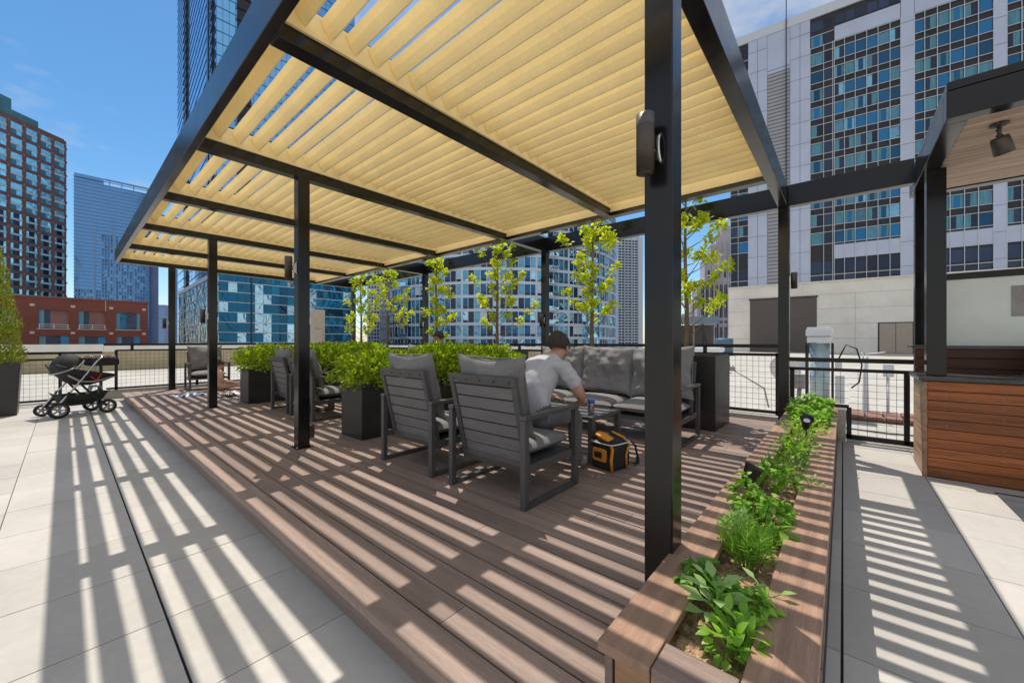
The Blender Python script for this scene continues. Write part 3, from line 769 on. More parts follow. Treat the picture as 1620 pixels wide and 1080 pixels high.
# -- brown brick tower, far left
t = block('brick_tower', 'brown brick apartment tower with teal windows at the far left', 'tower', (.4,145.31), 41.61)
b = FB().q(-45,0,0,22,-45,50.6).q(-45,-.3,.2,22,50.62,50.95); b.build('wall', M['brown_brick'], t)
FB().q(-45,-3.2,3,20,50.96,53.6).q(-45,-7.4,4,18,53.61,56.4).build('penthouse', M['teal_roof'], t)
rects = []; R5 = random.Random(5); cols = [-2.5-2.74*i for i in range(0,9)]
for c in cols:
    for i in range(14):
        z1 = 49.7-3.33*i
        low = i > 4+R5.random()*3
        rects.append((c+.02,c+1.96,-.01,z1-1.15,z1-.1,[(.22,0),(.56,1 if low else 0),(.22,0)] if low else [(1,0)]))
        rects.append((c+.02,c+1.96,-.01,z1-2.6,z1-1.62,[(.2,2),(.6,1),(.2,0)] if low else [(.5,2),(.5,0)]))
rects.sort(key=lambda r: abs(r[0]+6)); put_windows(t, rects, [G_aqua, G_dark, M['curtain']], 100)
b = FB(); bl = FB(); bal = FB()
for c in cols:
    for i in range(15):
        z1 = 49.7-3.33*i
        b.q(c-.03,c+2.02,-.12,-.001,z1-1.6,z1-1.18)
        bl.q(c+2.25,c+2.45,-.06,-.001,z1-.05,z1+.17)
b.build('spandrel_panels', M['white_slab'], t); kind(bl.build('stone_studs', M['pale_block'], t), 'stuff')
for i in range(18): FB().q(.002,1.1,1,5,49-3.33*i,49.35-3.33*i).q(.002,.95,1.2,4.8,49.351-3.33*i,50.3-3.33*i).build('balcony', M['brown_brick'], t)
pass

# -- pale blue residential tower
t = block('apartment_tower', 'wide pale blue glass apartment tower with thin white floor lines, left of the pergola', 'tower', (2.55,227.2), -.89)
FB().q(0,21.4,0,20,-45,64.6).q(0,8,.4,19,64.61,67.4).build('wall', [G_sky], t)
b = FB()
for i in range(46): b.q(-.15,21.5,-.28,-.001,2+1.42*i,2.28+1.42*i)
b.q(8.1,21.4,0,.5,66.7,67.4)
for s in (9.5,13,16.5,20.8): b.q(s,s+.25,.1,.4,64.62,66.69)
for s in (5.4,10.6,16.2,20.2): b.q(s,s+.35,-.3,-.281,0,52)
b.build('slab_edges', mat('pale blue slab edge',(.36,.54,.76),.6), t)
rects = []; R6 = random.Random(8)
for i in range(44):
    for k in range(26):
        s = .3+.8*k
        if (s > 7 and i < 30 or i < 14) and R6.random() < .72 and (k % 7) not in (6,): rects.append((s,s+R6.uniform(.3,.6),-.02,2.34+1.42*i,3.3+1.42*i,[(1,0)]))
rects.sort(key=lambda r: (abs(r[3]-24)+abs(r[0]-12)*.7)); put_windows(t, rects, [glass('dark blue panes',(.05,.12,.26),.5,.1)], 100)
FB().q(21.41,24.5,1,20,-45,64.6).build('side_wall', M['lilac'], t)

# -- low red brick building
t = block('brick_building', 'low red brick building with wide window bays behind the stroller', 'building', (-3.6,68.64), -2.93)
Z1 = 6.42
b = FB().q(-16,10.7,.35,14,-45,Z1-.12)
wr = [(-3.0,.1,'g'),(1.72,3.98,'b'),(4.72,6.95,'b'),(7.84,9.98,'w')]
for zz0, zz1 in ((2.78,4.9),(-1.2,1.9),(-5,-1.6)):
    xsw = [-16]+[v for a, c, _ in wr for v in (a,c)]+[10.7]
    for i in range(0,len(xsw),2): b.q(xsw[i],xsw[i+1],0,.349,zz0,zz1)
for zz0, zz1 in ((4.901,Z1-.12),(1.901,2.779),(-1.599,-1.201),(-45,-5.001)): b.q(-16,10.7,0,.349,zz0,zz1)
b.build('wall', M['red_brick'], t)
FB().q(-16.1,10.8,-.06,14.1,Z1-.119,Z1).build('roof_edge', M['brown_brick'], t)
st = FB()
for s in (-4.5,1.12,4.13,7.24,10.16):
    for z0 in (5.25,2.15): FB().q(s,s+.34,-.03,-.001,z0,z0+.27).build('stone_block', M['pale_block'], t)
st.q(6.9,6.96,-.02,-.001,4.95,Z1-.13)
st.build('downpipe', M['pale_block'], t)
for a, c, k in wr:
    for zz0, zz1 in ((2.78,4.9),(-1.2,1.9)):
        m_ = {'g':[(1,2)],'b':[(.18,2),(.2,1),(.62,3)],'w':[(.15,2),(.24,4),(.46,1),(.15,2)]}[k]
        if zz0 < 0: m_ = [(.22,2),(.5,1),(.28,4)]
        f = FB(); x = a; tot = sum(q for q, _ in m_)
        for q, m in m_: f.q(x,x+(c-a)*q/tot,.30,.345,zz0,zz1,m); x += (c-a)*q/tot
        f = f.build('window', [G_aqua, G_dark, M['curtain'], M['brown_brick'], G_teal], t)
        s_ = FB().q(a-.1,c+.1,-.05,.02,zz0-.09,zz0-.002); s_.build('sill', M['pale_block'], f)
        if k == 'b':
            rl = FB()
            for q in (.25,.5): rl.q(a+.02,c-.02,.04,.08,zz0+q-.05,zz0+q-.01)
            for i in range(3): rl.q(a+.05+(c-a-.15)*i/2,a+.1+(c-a-.15)*i/2,.045,.075,zz0,zz0+.45)
            rl.build('railing', M['white_slab'], f)

# -- blue glass corner building under the pergola roof
t = block('glass_building', 'low teal glass corner building with white floor lines seen under the pergola', 'building', (16.25,76.23), -1.93)
ZT_ = 12.3; Wd, Dp = 22.5, 43.7
b = FB().q(.08,Wd,.08,Dp,-45,ZT_-.05); b.build('core', M['spandrel'], t)
FB().q(-.05,Wd+.05,-.05,Dp,ZT_-.04,ZT_+.75).build('roof_parapet', M['white_frame'], t)
R9 = random.Random(9); zr = [-.5+1.66*i for i in range(9)]
rects = []
for i, z0 in enumerate(zr[:-1]):
    z1 = min(z0+1.56, ZT_-.1)
    s = 0
    while s < Wd-.2:
        e = min(s+1.25, Wd); mid = (s+e)/2
        pale = (4.6 < mid < 7.2) or (10.5 < mid < 15.5 and R9.random() < .6) or R9.random() < .06  # pale clusters paint in another building's reflection; the odd stray pane is random
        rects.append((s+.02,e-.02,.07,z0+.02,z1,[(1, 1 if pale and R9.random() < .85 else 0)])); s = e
    s = 0
    while s < Dp-.2:
        e = min(s+1.6, Dp); rects.append((s+.02,e-.02,.078,z0+.02,z1,[(1,1 if 3 < s < 7 and z0 > 5 else (2 if R9.random() < .1 else 0))],-1)); s = e
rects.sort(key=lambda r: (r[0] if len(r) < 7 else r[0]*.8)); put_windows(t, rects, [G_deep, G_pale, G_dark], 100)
b = FB()
for z0 in zr: b.q(-.02,Wd,-.02,.06,z0-.07,z0+.03); b.q(-.02,.06,.061,Dp,z0-.07,z0+.03)
b.build('floor_lines', M['white_slab'], t)
FB().q(4.35,4.6,-.03,.05,-1,ZT_-.1).build('dark_reveal', M['spandrel'], t); FB().q(-.03,.05,35,36.4,-1,ZT_-.1).build('dark_reveal', M['spandrel'], t)
b = FB()
for i in range(12): b.q(13+.8*i,13.45+.8*i,-.06,-.051,ZT_+.2,ZT_+.5)
b.build('roof_vents', M['spandrel'], t)

# -- tall blue glass tower behind the pergola's left beam
t = block('glass_tower', 'very tall bright blue glass tower rising behind the left edge of the pergola', 'tower', (28.35,135.79), -3.42)
FB().q(0,40,0,96.7,-45,170).build('wall', [G_blue], t)
b = FB()
for i in range(60):
    z0 = 170-3.46*i; b.q(-.12,-.001,0,96.7,z0-.22,z0); b.q(0,40,-.1,-.001,z0-.2,z0)
for k in range(26): b.q(1.5*k,1.5*k+.09,-.06,-.0012,-20,169)
b.build('floor_lines', mat('deep blue spandrel',(.04,.16,.36),.3,.4), t)
b = FB()
b.q(-.5,-.002,62,69.5,-40,170).q(-.2,-.002,12.4,15.2,-40,170).q(-.35,-.002,4.4,6.2,-40,170).q(4.9,8.4,-.35,-.002,-40,170)
b.build('recess', M['spandrel'], t)
b = FB()
for i in range(60):
    z0 = 169-3.46*i
    b.q(-.7,-.51,61.5,70,z0-.25,z0+.05).q(4.6,8.6,-.6,-.36,z0-.25,z0+.05).q(-.55,-.36,4.0,6.6,z0-.2,z0+.9)
kind(b.build('balconies', M['spandrel'], t), 'stuff')

# -- curved glass condominium behind the trees
t = thing('condominium', 'curved blue glass apartment building with white bands behind the young trees', 'building', (88.45,81.2,-45))
CR = 35.0; a0 = math.atan2(-81.2,-88.45); half = rad(96); n = 84; PIT = 3.05; nfl = 18
def cp(a, r, z): return (r*math.cos(a), r*math.sin(a), z+45)
def arc(b, r0, r1, z0, z1, a1, a2, seg, m=0):
    vs = []
    for i in range(seg+1):
        a = a1+(a2-a1)*i/seg; vs += [cp(a,r0,z0),cp(a,r1,z0),cp(a,r1,z1),cp(a,r0,z1)]
    fs = []
    for i in range(seg):
        o = 4*i; fs += [(o+1,o+5,o+6,o+2),(o+2,o+6,o+7,o+3),(o,o+3,o+7,o+4),(o,o+4,o+5,o+1)]
    fs += [(0,1,2,3),(4*seg+3,4*seg+2,4*seg+1,4*seg)]
    b.add(vs, fs, m)
b = MB(); arc(b, 5, CR-.12, -45, -1.2+PIT*nfl, a0-half, a0+half, n); b.build('core', M['spandrel'], t)
bands = MB(); mulb = MB(); cells = []; R12 = random.Random(12)
for k in range(nfl+1):
    z0 = -1.2+PIT*k; arc(bands, CR-.11, CR+.1, z0, z0+.62, a0-half, a0+half, n)
for i in range(n):
    a1 = a0-half+2*half*i/n; a2 = a1+2*half/n
    w_ = .12/CR if i % 6 else .45/CR
    arc(mulb, CR-.11, CR+.05, -1.2, -1.2+PIT*nfl, a1-w_/2, a1+w_/2, 1)
    colm = R12.choice((0,0,1,1,2,4,1,4,1))
    for k in range(nfl):
        z0 = -1.2+PIT*k+.62
        m = colm if R12.random() < .7 else R12.choice((0,1,2,3,4,1))
        cells.append((abs((a1+a2)/2-a0)*40+abs(z0-8)*1.2, a1, a2, z0, m))
bands.build('floor_bands', M['white_frame'], t); mulb.build('mullions', M['white_frame'], t)
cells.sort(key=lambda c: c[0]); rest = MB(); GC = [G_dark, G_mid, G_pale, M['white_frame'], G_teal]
for i, (_, a1, a2, z0, m) in enumerate(cells):
    b = MB() if i < 100 else rest
    arc(b, CR-.115, CR-.05, z0, z0+.5, a1+.0005, a2-.0005, 1, m if m in (0,1) else 0)
    arc(b, CR-.115, CR-.05, z0+.56, z0+PIT-.625, a1+.0005, a2-.0005, 1, m)
    if i < 100: b.build('window', GC, t)
kind(rest.build('window', GC, t), 'stuff')
for k in range(nfl):
    z0 = -1.2+PIT*k
    for a1 in (a0+.28, a0+.62, a0-.75):
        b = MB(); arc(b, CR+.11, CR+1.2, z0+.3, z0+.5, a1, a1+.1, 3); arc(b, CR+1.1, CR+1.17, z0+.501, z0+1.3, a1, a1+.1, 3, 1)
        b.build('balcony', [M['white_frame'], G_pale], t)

def grid_block(name, label, cat, loc, ang, w, dpt, top, cols, rows, z0, pit, wh, gap, frame, panes, limit=100, seed=0, base=-45, marg=.3):
    t = block(name, label, cat, loc, ang); FB().q(0,w,0,dpt,base,top).build('wall', frame, t)
    rr = random.Random(seed); rects = []; cw = (w-2*marg)/cols
    for i in range(rows):
        for k in range(cols):
            s = marg+cw*k; rects.append((s+gap/2,s+cw-gap/2,-.002,z0+pit*i,z0+pit*i+wh,[(1,rr.randrange(len(panes)))]))
    put_windows(t, rects, panes, limit); return t
ang = math.degrees(math.atan2(93.25-102.1,62.27-57.3))
grid_block('office_block','pale gridded office block with many small windows between the two far trees','building',(56.6,103.3),ang,10.4,12,22,11,23,-2,1.03,.6,.42,M['white_frame'],[G_dark,G_teal],100,4)
ang = math.degrees(math.atan2(69.26-75.44,167.26-159.32))
t = grid_block('office_tower','slim grey office tower with a dense window grid left of the thick near post','tower',(159.3,75.44),ang,10.1,3,48.3,6,40,-2,1.22,.72,.3,M['white_frame'],[G_dark,M['spandrel']],100,6)
FB().q(10.12,12.6,.6,3,-45,48.3).build('side_wall', M['white_slab'], t)
b = FB()
for s in (3.2,6.6,9.9): b.q(s,s+.3,-.3,-.03,-3,48.2)
b.build('pilasters', M['white_slab'], t)
grid_block('office_tower','distant lilac blue tower in the gap left of the second post','tower',(34.33,251.58),-50,5,6,37,5,36,0,1.0,.45,.25,M['lilac'],[G_sky],60,7)
grid_block('office_tower','faint far tower low in the sky gap beside the left posts','tower',(46.5,406.2),-50,7,6,30,4,20,-2,1.5,.8,.6,M['lilac'],[G_sky],40,7)
grid_block('office_tower','pale cream building just left of the ornate stone tower','tower',(227.9,64.6),-50,6.5,3,24,4,18,-2,1.35,.6,.6,M['podium'],[G_teal],60,7)
grid_block('office_tower','distant blue glass tower right beside the thick near post','tower',(233,84),-62,12,6,46,8,30,0,1.5,1.1,.2,M['lilac'],[G_blue,G_sky],100,7)
# -- ornate stone tower
ang = math.degrees(math.atan2(40.15-54.5,210.73-203.67))
t = block('stone_tower', 'ornate pale stone tower with arched tops and a stepped crown beside the hotel tower', 'tower', (203.67,54.5), ang)
b = FB().q(0,22,0,12,-45,30.2).q(-.3,22,-.3,12,30.21,31).q(3.6,22,.8,11,31.01,41.5).q(3.4,22,.6,11,41.51,42).q(6.4,22,1.6,10,42.01,49).q(9,22,2.3,9,49.01,54).q(11.5,22,3,8,54.01,58)
for k in range(8): b.q(1.2+2.05*k,1.65+2.05*k,-.35,-.001,5,30.2)
for k in range(6): b.q(4.2+2.4*k,4.7+2.4*k,.4,.799,31.01,43).q(7+2.4*k,7.4+2.4*k,1.2,1.599,42.02,50.5)
for z0 in (9.5,12.3): b.q(-.2,22,-.4,-.001,z0,z0+.5)
b.build('wall', M['stone'], t)
for k in range(7):
    s = 1.75+2.05*k
    for (z0,z1) in ((13,29),(10.2,12),(1,9)):
        w_ = FB(); w_.q(s+.12,s+.62,-.05,-.002,z0,z1-.5).q(s+.8,s+1.3,-.05,-.002,z0,z1-.5)
        if z1 == 29: w_.q(s+.3,s+1.1,-.05,-.002,z1-.45,z1+.1)
        w_.build('window', G_dark, t)
for k in range(6):
    w_ = FB().q(5+2.4*k,5.8+2.4*k,.75,.798,32.5,36.5); w_.build('window', G_dark, t)

# -- things on the neighbouring roof
t = thing('roof_shed', 'dark open steel shed with a blue grey roof beyond the nearest young tree', 'shed', (53.46,17.57,-.3), math.atan2(12.23-17.57,55.42-53.46))
MB().box(-3,5.8,0,.2,3.9,4.3).box(-3,5.8,0,5,4.31,4.9).build('roof', mat('blue grey metal',(.16,.22,.28),.5,.3), t)
b = MB()
for i in range(6): b.box(-3+1.7*i,-2.8+1.7*i,.05,.2,0,3.89)
b.bar((3.6,.1,3.8),(4.6,.1,.3),.15,.15); b.build('frame', M['spandrel'], t)
MB().box(-3,5.6,4,4.2,0,3.89).build('back_wall', M['roller'], t)
b = MB()
for i in range(8): b.box(-3+1.1*i,-2.6+1.1*i,1,2.5,4.92,5.1+.25*(i%3))
b.build('roof_units', M['panel2'], t)
t = thing('water_tank', 'squat blue grey round tank on the roof in front of the pale podium', 'tank', (49.14,10.32,-.3))
MB().lathe((0,0,0),[(0,0),(.95,0),(.95,1.85),(.85,1.95),(0,1.97)],28).build('body', mat('blue tank',(.08,.16,.24),.5,.2), t)
MB().lathe((0,0,.9),[(.96,0),(.99,.02),(.99,.1),(.96,.12)],28).build('hoop', M['spandrel'], t)
t = thing('roof_vent', 'low white rounded vent cover on the roof beyond the fence', 'vent', (21.76,5.36,-.3))
MB().box(-.5,.5,-.75,.75,1.03,1.3).build('cover', M['white_slab'], t, .09)
MB().box(-.4,.4,-.6,.6,0,1.028).build('base', M['panel2'], t, .01)
t = thing('chimney', 'tall beige chimney block in front of the teal glass building', 'chimney', (14.3,34.0,-.3), rad(-2))
MB().box(-.46,.42,0,.9,0,4.3).build('stack', M['door'], t, .01); MB().box(-.5,.1,-.25,-.002,0,2.6).build('lower_stack', M['door'], t, .01)
t = thing('exhaust_unit', 'tall pale blue cylindrical exhaust unit with a square cap on the roof', 'exhaust fan', (10.35,.37,-.3))
MB().lathe((0,0,.05),[(0,0),(.165,0),(.165,.68),(.17,.69),(.17,.71),(.165,.72),(.165,1.48),(0,1.48)],28).build('drum', mat('pale blue metal',(.42,.53,.58),.4,.3), t)
MB().box(-.2,.2,-.2,.2,1.54,1.66).box(-.22,.22,-.22,.22,1.68,1.82).box(-.18,.18,-.18,.18,1.661,1.679).box(-.2,.2,-.2,.2,1.822,1.86).build('cap', M['white_slab'], t, .01)
b = MB()
for sx in (-1,1):
    for sy in (-1,1): b.box(sx*.21-.018,sx*.21+.018,sy*.21-.018,sy*.21+.018,0,1.535)
b.box(-.23,.23,-.23,-.2,1.5,1.534).box(-.23,.23,.2,.23,1.5,1.534); b.build('stand', M['spandrel'], t)
MB().box(.0,.15,.25,.42,1.0,1.22).build('switch_box', M['white_slab'], t, .01)
MB().box(.0,.13,-.36,-.25,.95,1.2).box(.02,.1,-.40,-.25,.3,.86).build('control_box', M['white_slab'], t, .01)
MB().tube([(.06,-.3,1.2),(.06,-.42,1.5),(.06,-.58,1.42),(.06,-.66,1.1),(.06,-.62,.75),(.06,-.5,.62)],.014,8).build('hose', M['wire'], t)
t = thing('roof_pipe', 'small white vent pipe with a valve box right of the exhaust unit', 'pipe', (10.9,-.36,-.3))
MB().lathe((0,0,0),[(.09,0),(.06,.15),(.04,.9),(.05,1.25),(.0,1.26)],14).build('pipe', M['white_slab'], t)
MB().box(-.06,.06,-.42,-.26,.85,1.1).tube([(0,-.34,0),(0,-.34,.85)],.02).tube([(0,0,1.3),(0,-.3,1.35)],.012).lathe((0,.06,1.3),[(0,-.04),(.035,0),(0,.04)],10).build('valve', M['white_slab'], t)
t = thing('duckboard', 'reddish timber walkway lying on the roof around the exhaust unit', 'walkway', (10.7,-.2,-.3))
b = MB()
for i in range(9): b.box(-.5,.5,-1.2+.27*i,-.96+.27*i,.06,.1)
b.box(-.45,-.35,-1.25,1.2,0,.059).box(.35,.45,-1.25,1.2,0,.059); b.build('planks', mat('faded red timber',(.26,.14,.11),.8,0,.2,4), t)
t = thing('satellite_dish', 'pale round satellite dish partly hidden behind the fence post', 'satellite dish', (9.12,.89,-.3))
MB().lathe((0,0,.98),[(0,.0),(.12,.012),(.22,.045),(.29,.085),(.285,.09),(.2,.05),(.1,.02),(0,.012)],32,0,(-.55,-.45,.35)).build('dish', M['coping'], t)
MB().tube([(0,0,0),(0,0,.95)],.025).build('mast', M['stainless'], t)
MB().tube([(-.05,-.05,.75),(-.3,-.25,.9)],.01).lathe((-.3,-.25,.9),[(0,-.03),(.03,0),(0,.05)],10).build('feed_arm', M['stainless'], t)
t = thing('junction_box', 'grey roof outlet box on a bent conduit beside the low fence', 'outlet box', (7.6,.52,-.3))
MB().box(-.04,.04,-.07,.07,.82,1.05).build('box', M['panel2'], t, .008)
MB().tube([(0,0,.82),(0,.02,.6),(0,-.06,.45),(0,-.05,0)],.03).tube([(0,-.06,.45),(0,-.16,.58),(0,-.25,.5),(0,-.22,.3)],.022).build('conduit', M['panel2'], t)
t = thing('roof_light', 'small floodlight on a thin arm seen through the fence mesh', 'floodlight', (9.2,1.5,-.3))
MB().lathe((0,.28,1.0),[(0,-.06),(.05,-.05),(.07,.05),(.0,.06)],14,0,(-.6,.3,.2)).box(-.04,.04,.32,.42,1.06,1.12).build('head', M['panel2'], t)
MB().tube([(0,.25,.97),(0,-.3,.62),(0,-.42,.0)],.016).build('arm', M['panel2'], t)
t = thing('paver_block', 'tan concrete block lying on the roof right behind the fence', 'block', (8.6,1.02,-.3))
MB().box(-.18,.18,-.32,.32,0,.24,0).build('body', M['tanwall'], t, .01); MB().box(-.2,.2,-.34,.34,.242,.3).build('lid', M['kerb'], t, .008)
b = MB()
b.tube([(9.3,-1.4,-.28),(9.0,-.6,-.28),(9.15,.1,-.28),(8.9,.8,-.28),(9.1,1.9,-.28)],.012,6)
tag(b.build('power_cable', M['wire']), 'thin black cable snaking over the roof beyond the low fence', 'cable')
# ------------------------------------------------------------------ bar and its canopy, right
random.seed(5)
t = thing('bar_counter', 'oiled cedar clad outdoor bar with a dark counter slab at the right edge', 'bar counter', (5.7,-1.9,0))
MB().box(5.29,5.86,-3.4,-.62,.03,.895).build('core', M['wire'], t, 0, True)
b = MB()
for i in range(10):
    z0 = .012+.0885*i; b.box(5.262,5.285,-3.4,-.602,z0,z0+.083)
b.build('front_cladding', M['red_wood'], t, .003, True)
MB().box(5.255,5.287,-.60,-.566,.0,.895).build('corner_post', M['red_wood_x'], t, .003, True)
b = MB()
for i in range(6): b.box(5.29,5.88,-.592,-.57,.012+.147*i,.153+.147*i)
b.build('side_cladding', M['red_wood_x'], t, .003, True)
b = MB()
for i in range(10):
    for y in (-.72,-1.05,-1.9): b.lathe((5.2615,y,.052+.0885*i),[(0,0),(.004,0),(.004,-.001),(0,-.001)],6,0,(1,0,0))
b.build('screws', M['chrome'], t, 0, True)
MB().box(5.22,5.95,-3.4,-.54,.90,.935).build('counter_slab', M['counter'], t, .004, True)
t = thing('back_bar', 'dark stained back bar shelf with slatted front and thin ledge behind the counter', 'back bar', (6.3,-1.9,0))
b = MB(); b.box(6.12,6.4,-3.4,-.62,.03,1.19)
b.build('core', M['wire'], t, 0, True)
b = MB()
for i in range(11): b.box(6.085,6.115,-3.4,-.6,.02+.107*i,.122+.107*i)
b.build('front_cladding', M['dark_wood'], t, .003, True)
MB().box(6.04,6.42,-3.4,-.57,1.195,1.22).build('ledge', M['counter'], t, .003, True)
t = thing('glass_screen', 'frosted glass screen with a black top rail above the back bar', 'screen', (6.3,-1.9,1.22))
MB().box(6.3,6.315,-3.4,-.72,1.222,1.93).build('glass_panel', M['frost'], t, 0, True)
MB().box(6.28,6.335,-3.4,-.72,1.932,2.0).build('top_rail', M['wire'], t, .003, True)
t = thing('notice', 'grey paper notice taped on the frosted glass screen', 'notice', (6.29,-1.5,1.5))
MB().box(6.292,6.298,-1.66,-1.305,1.52,1.83).build('sheet', M['paper'], t, 0, True)
b = MB()
for i in range(5): b.box(6.2905,6.2915,-1.62,-1.38-.03*(i%2),1.57+.05*i,1.576+.05*i)
b.build('lines', M['ink'], t, 0, True)
t = thing('grill', 'stainless counter top grill with a lid handle at the right edge', 'grill', (5.75,-1.62,.936))
MB().box(-.14,.14,-.34,.34,.0,.09).build('base', M['stainless'], t, .01)
MB().prism([(-.14,.092),(.14,.092),(.14,.2),(.08,.28),(-.02,.29),(-.1,.25),(-.14,.18)],-.33,.33).build('lid', M['stainless'], t, .01)
MB().tube([(-.14,.25,.16),(-.2,.25,.16),(-.2,-.25,.16),(-.14,-.25,.16)],.012).build('handle', M['wire'], t)
MB().box(-.175,-.141,.30,.36,.03,.08).build('knob', M['wire'], t, .008)
t = thing('bar_canopy', 'black steel canopy with a pale boarded soffit over the bar', 'canopy', (5.1,-1.9,0))
ZC0, ZC1 = 2.9, 3.10
def cb(n, *a): return MB().box(*a).build(n, M['steel'], t, .004, True)
cb('fascia_beam',4.24,4.36,-3.4,-.58,ZC0,ZC1); cb('fascia_beam',4.362,6.2,-.70,-.58,ZC0,ZC1); cb('fascia_beam',6.21,6.33,-3.4,-.58,ZC0,ZC1)
cb('roof_deck',4.242,6.328,-3.4,-.582,ZC1+.008,ZC1+.068)
cb('post',5.40,5.53,-.74,-.61,.937,ZC0); cb('post',6.08,6.2,-.72,-.60,1.222,ZC0)
b = MB(); x = 4.365
while x < 6.19: b.box(x,min(x+.131,6.2),-3.39,-.705,ZC0+.012,ZC0+.03); x += .135
b.build('soffit', M['soffit'], t, .003, True)
t = thing('ceiling_spotlight', 'dark adjustable spotlight hanging from the canopy soffit', 'spotlight', (4.62,-.90,ZC0+.01))
MB().lathe((0,0,-.025),[(0,.024),(.05,.024),(.05,.012),(.02,0),(0,0)],18).build('ceiling_plate', M['lamp'], t)
MB().tube([(0,0,-.02),(0,0,-.08)],.012).lathe((0,0,-.09),[(0,-.022),(.022,0),(0,.022)],12).tube([(-.07,0,-.02),(-.03,0,-.05),(0,0,-.03),(.03,0,-.05),(.07,0,-.02)],.007).build('arm', M['lamp'], t)
MB().lathe((0,0,-.1),[(0,0),(.045,0),(.05,.02),(.056,.13),(.05,.132),(.045,.115),(0,.11)],20,0,(.3,-.25,-.9)).build('lamp_head', M['lamp'], t)
t = thing('floor_mat', 'dark rubber mat on the pavers in front of the bar', 'mat', (4.7,-1.6,0))
MB().box(4.2,5.05,-2.6,-.96,.002,.012).build('mat', mat('dark rubber mat',(.05,.055,.065),.7,0,.25,5,bump=.3,bscale=90), t, .003, True)

# ------------------------------------------------------------------ tool bag, clothes on the deck
M['bag'] = mat('black bag fabric', (.018,.018,.019), .8, 0, .2, 20, bump=.2, bscale=300)
M['orange'] = mat('orange bag panel', (.72,.27,.015), .6, 0, .12, 15)
t = thing('tool_bag', 'black and orange soft bag with an open flap and strap on the deck', 'bag', (3.12,1.54,D+.001), rad(-12))
M4 = Matrix.Translation((0,0,.115))
b = cushion_bm(.27,.23,.23,3,puff=.5,wr=.012,n=16)
def puffbox(w, d, h, seed, n=14):
    b = MB(); vs = []; fs = []
    for k, ax in enumerate(((0,1,2),(1,2,0),(2,0,1))):
        for sgn in (1,-1):
            o = len(vs)
            for i in range(n+1):
                for j in range(n+1):
                    p = [0,0,0]; p[ax[0]] = -1+2*i/n; p[ax[1]] = -1+2*j/n; p[ax[2]] = sgn
                    v = Vector(p); l8 = (abs(v.x)**7+abs(v.y)**7+abs(v.z)**7)**(1/7); v = v/l8
                    bl = 1+.035*noise.noise(v*2.3+Vector((seed,0,0)))
                    vs.append((v.x*w/2*bl*(1-.06*(v.z+1)), v.y*d/2*bl, (v.z+1)*h/2))
            for i in range(n):
                for j in range(n):
                    a = o+i*(n+1)+j; q = (a,a+n+1,a+n+2,a+1); fs.append(q if sgn > 0 else q[::-1])
    return b.add(vs, fs, 0, True)
puffbox(.27,.24,.215,2).build('body', M['bag'], t)
b = puffbox(.016,.15,.11,4,8); b.v = [(v[0]-.138,v[1]+.01,v[2]+.07) for v in b.v]; pk = b.build('side_pocket', M['orange'], t)
b = puffbox(.012,.08,.05,5,8); b.v = [(v[0]-.146,v[1]+.02,v[2]+.1) for v in b.v]; b.build('patch', M['bag'], pk)
b = MB(); b.tube([(-.13,-.115,.01),(-.138,-.112,.1),(-.12,-.112,.19),(-.09,-.06,.222)],.013,8); b.build('trim', M['orange'], t)
b = MB(); b.tube([(.05,-.128,.02),(.04,-.13,.12),(.07,-.128,.18),(.12,-.122,.2)],.009,8); b.build('trim', M['orange'], t)
b = MB(); b.tube([(.14*math.cos(a)*(1/max(abs(math.cos(a)),abs(math.sin(a))))**.75*.97,.12*math.sin(a)*(1/max(abs(math.cos(a)),abs(math.sin(a))))**.75,.222) for a in [2*PI*i/32 for i in range(33)]],.006,6,cap=False); b.build('zip', M['coping'], t)
b = puffbox(.25,.22,.03,8,10); b.v = [tuple(Matrix.Translation((0,.02,.225)) @ Matrix.Rotation(rad(14),4,'X') @ Vector(v)) for v in b.v]; lid = b.build('lid', M['bag'], t)
b = puffbox(.09,.16,.018,9,8); b.v = [tuple(Matrix.Translation((-.07,.02,.262)) @ Matrix.Rotation(rad(14),4,'X') @ Matrix.Rotation(rad(-10),4,'Y') @ Vector(v)) for v in b.v]; b.build('flap', M['orange'], lid)
b = puffbox(.03,.15,.014,9,8); b.v = [tuple(Matrix.Translation((.1,.0,.256)) @ Matrix.Rotation(rad(12),4,'X') @ Vector(v)) for v in b.v]; b.build('edge_panel', M['orange'], lid)
b = MB()
pts = [(.13,-.05,.2),(.19,-.06,.215),(.24,-.08,.16),(.26,-.09,.06),(.25,-.1,.012),(.2,-.11,.02),(.15,-.12,.03)]
for a, c in zip(pts,pts[1:]): b.bar(a,c,.03,.006)
b.build('strap', M['bag'], t)

def cloth(name, label, x, y, w, d, rz, mats, seed, hgt=.045, check=None):
    n = 26; b = MB(); vs = []
    for i in range(n+1):
        for j in range(n+1):
            u = -1+2*i/n; v = -1+2*j/n; q = Vector((u*1.7+seed,v*1.7,seed))
            z = abs(noise.fractal(q,.7,2.2,4))*hgt*2.2*(1-.6*max(abs(u),abs(v))**3)+.004
            vs.append((u*w/2*(1+.22*noise.noise(q*.9)), v*d/2*(1+.25*noise.noise(q*.8+Vector((9,0,0)))), z))
    for i in range(n):
        for j in range(n):
            a = i*(n+1)+j; b.add([],[],0)
            b.f.append([a,a+n+1,a+n+2,a+1]); b.sm.append(True); b.m.append(((i//3)+(j//4))%2 if check else 0)
    b.v = [tuple(v) for v in vs]
    o = b.build(name, mats); o.location = (x,y,D+.001); o.rotation_euler = (0,0,rz)
    tag(o, label, 'cloth'); return o
M['blue_cloth'] = mat('blue towel', (.08,.2,.55), .9, 0, .15, 20); M['white_cloth'] = mat('white towel', (.75,.73,.7), .9, 0, .06, 20)
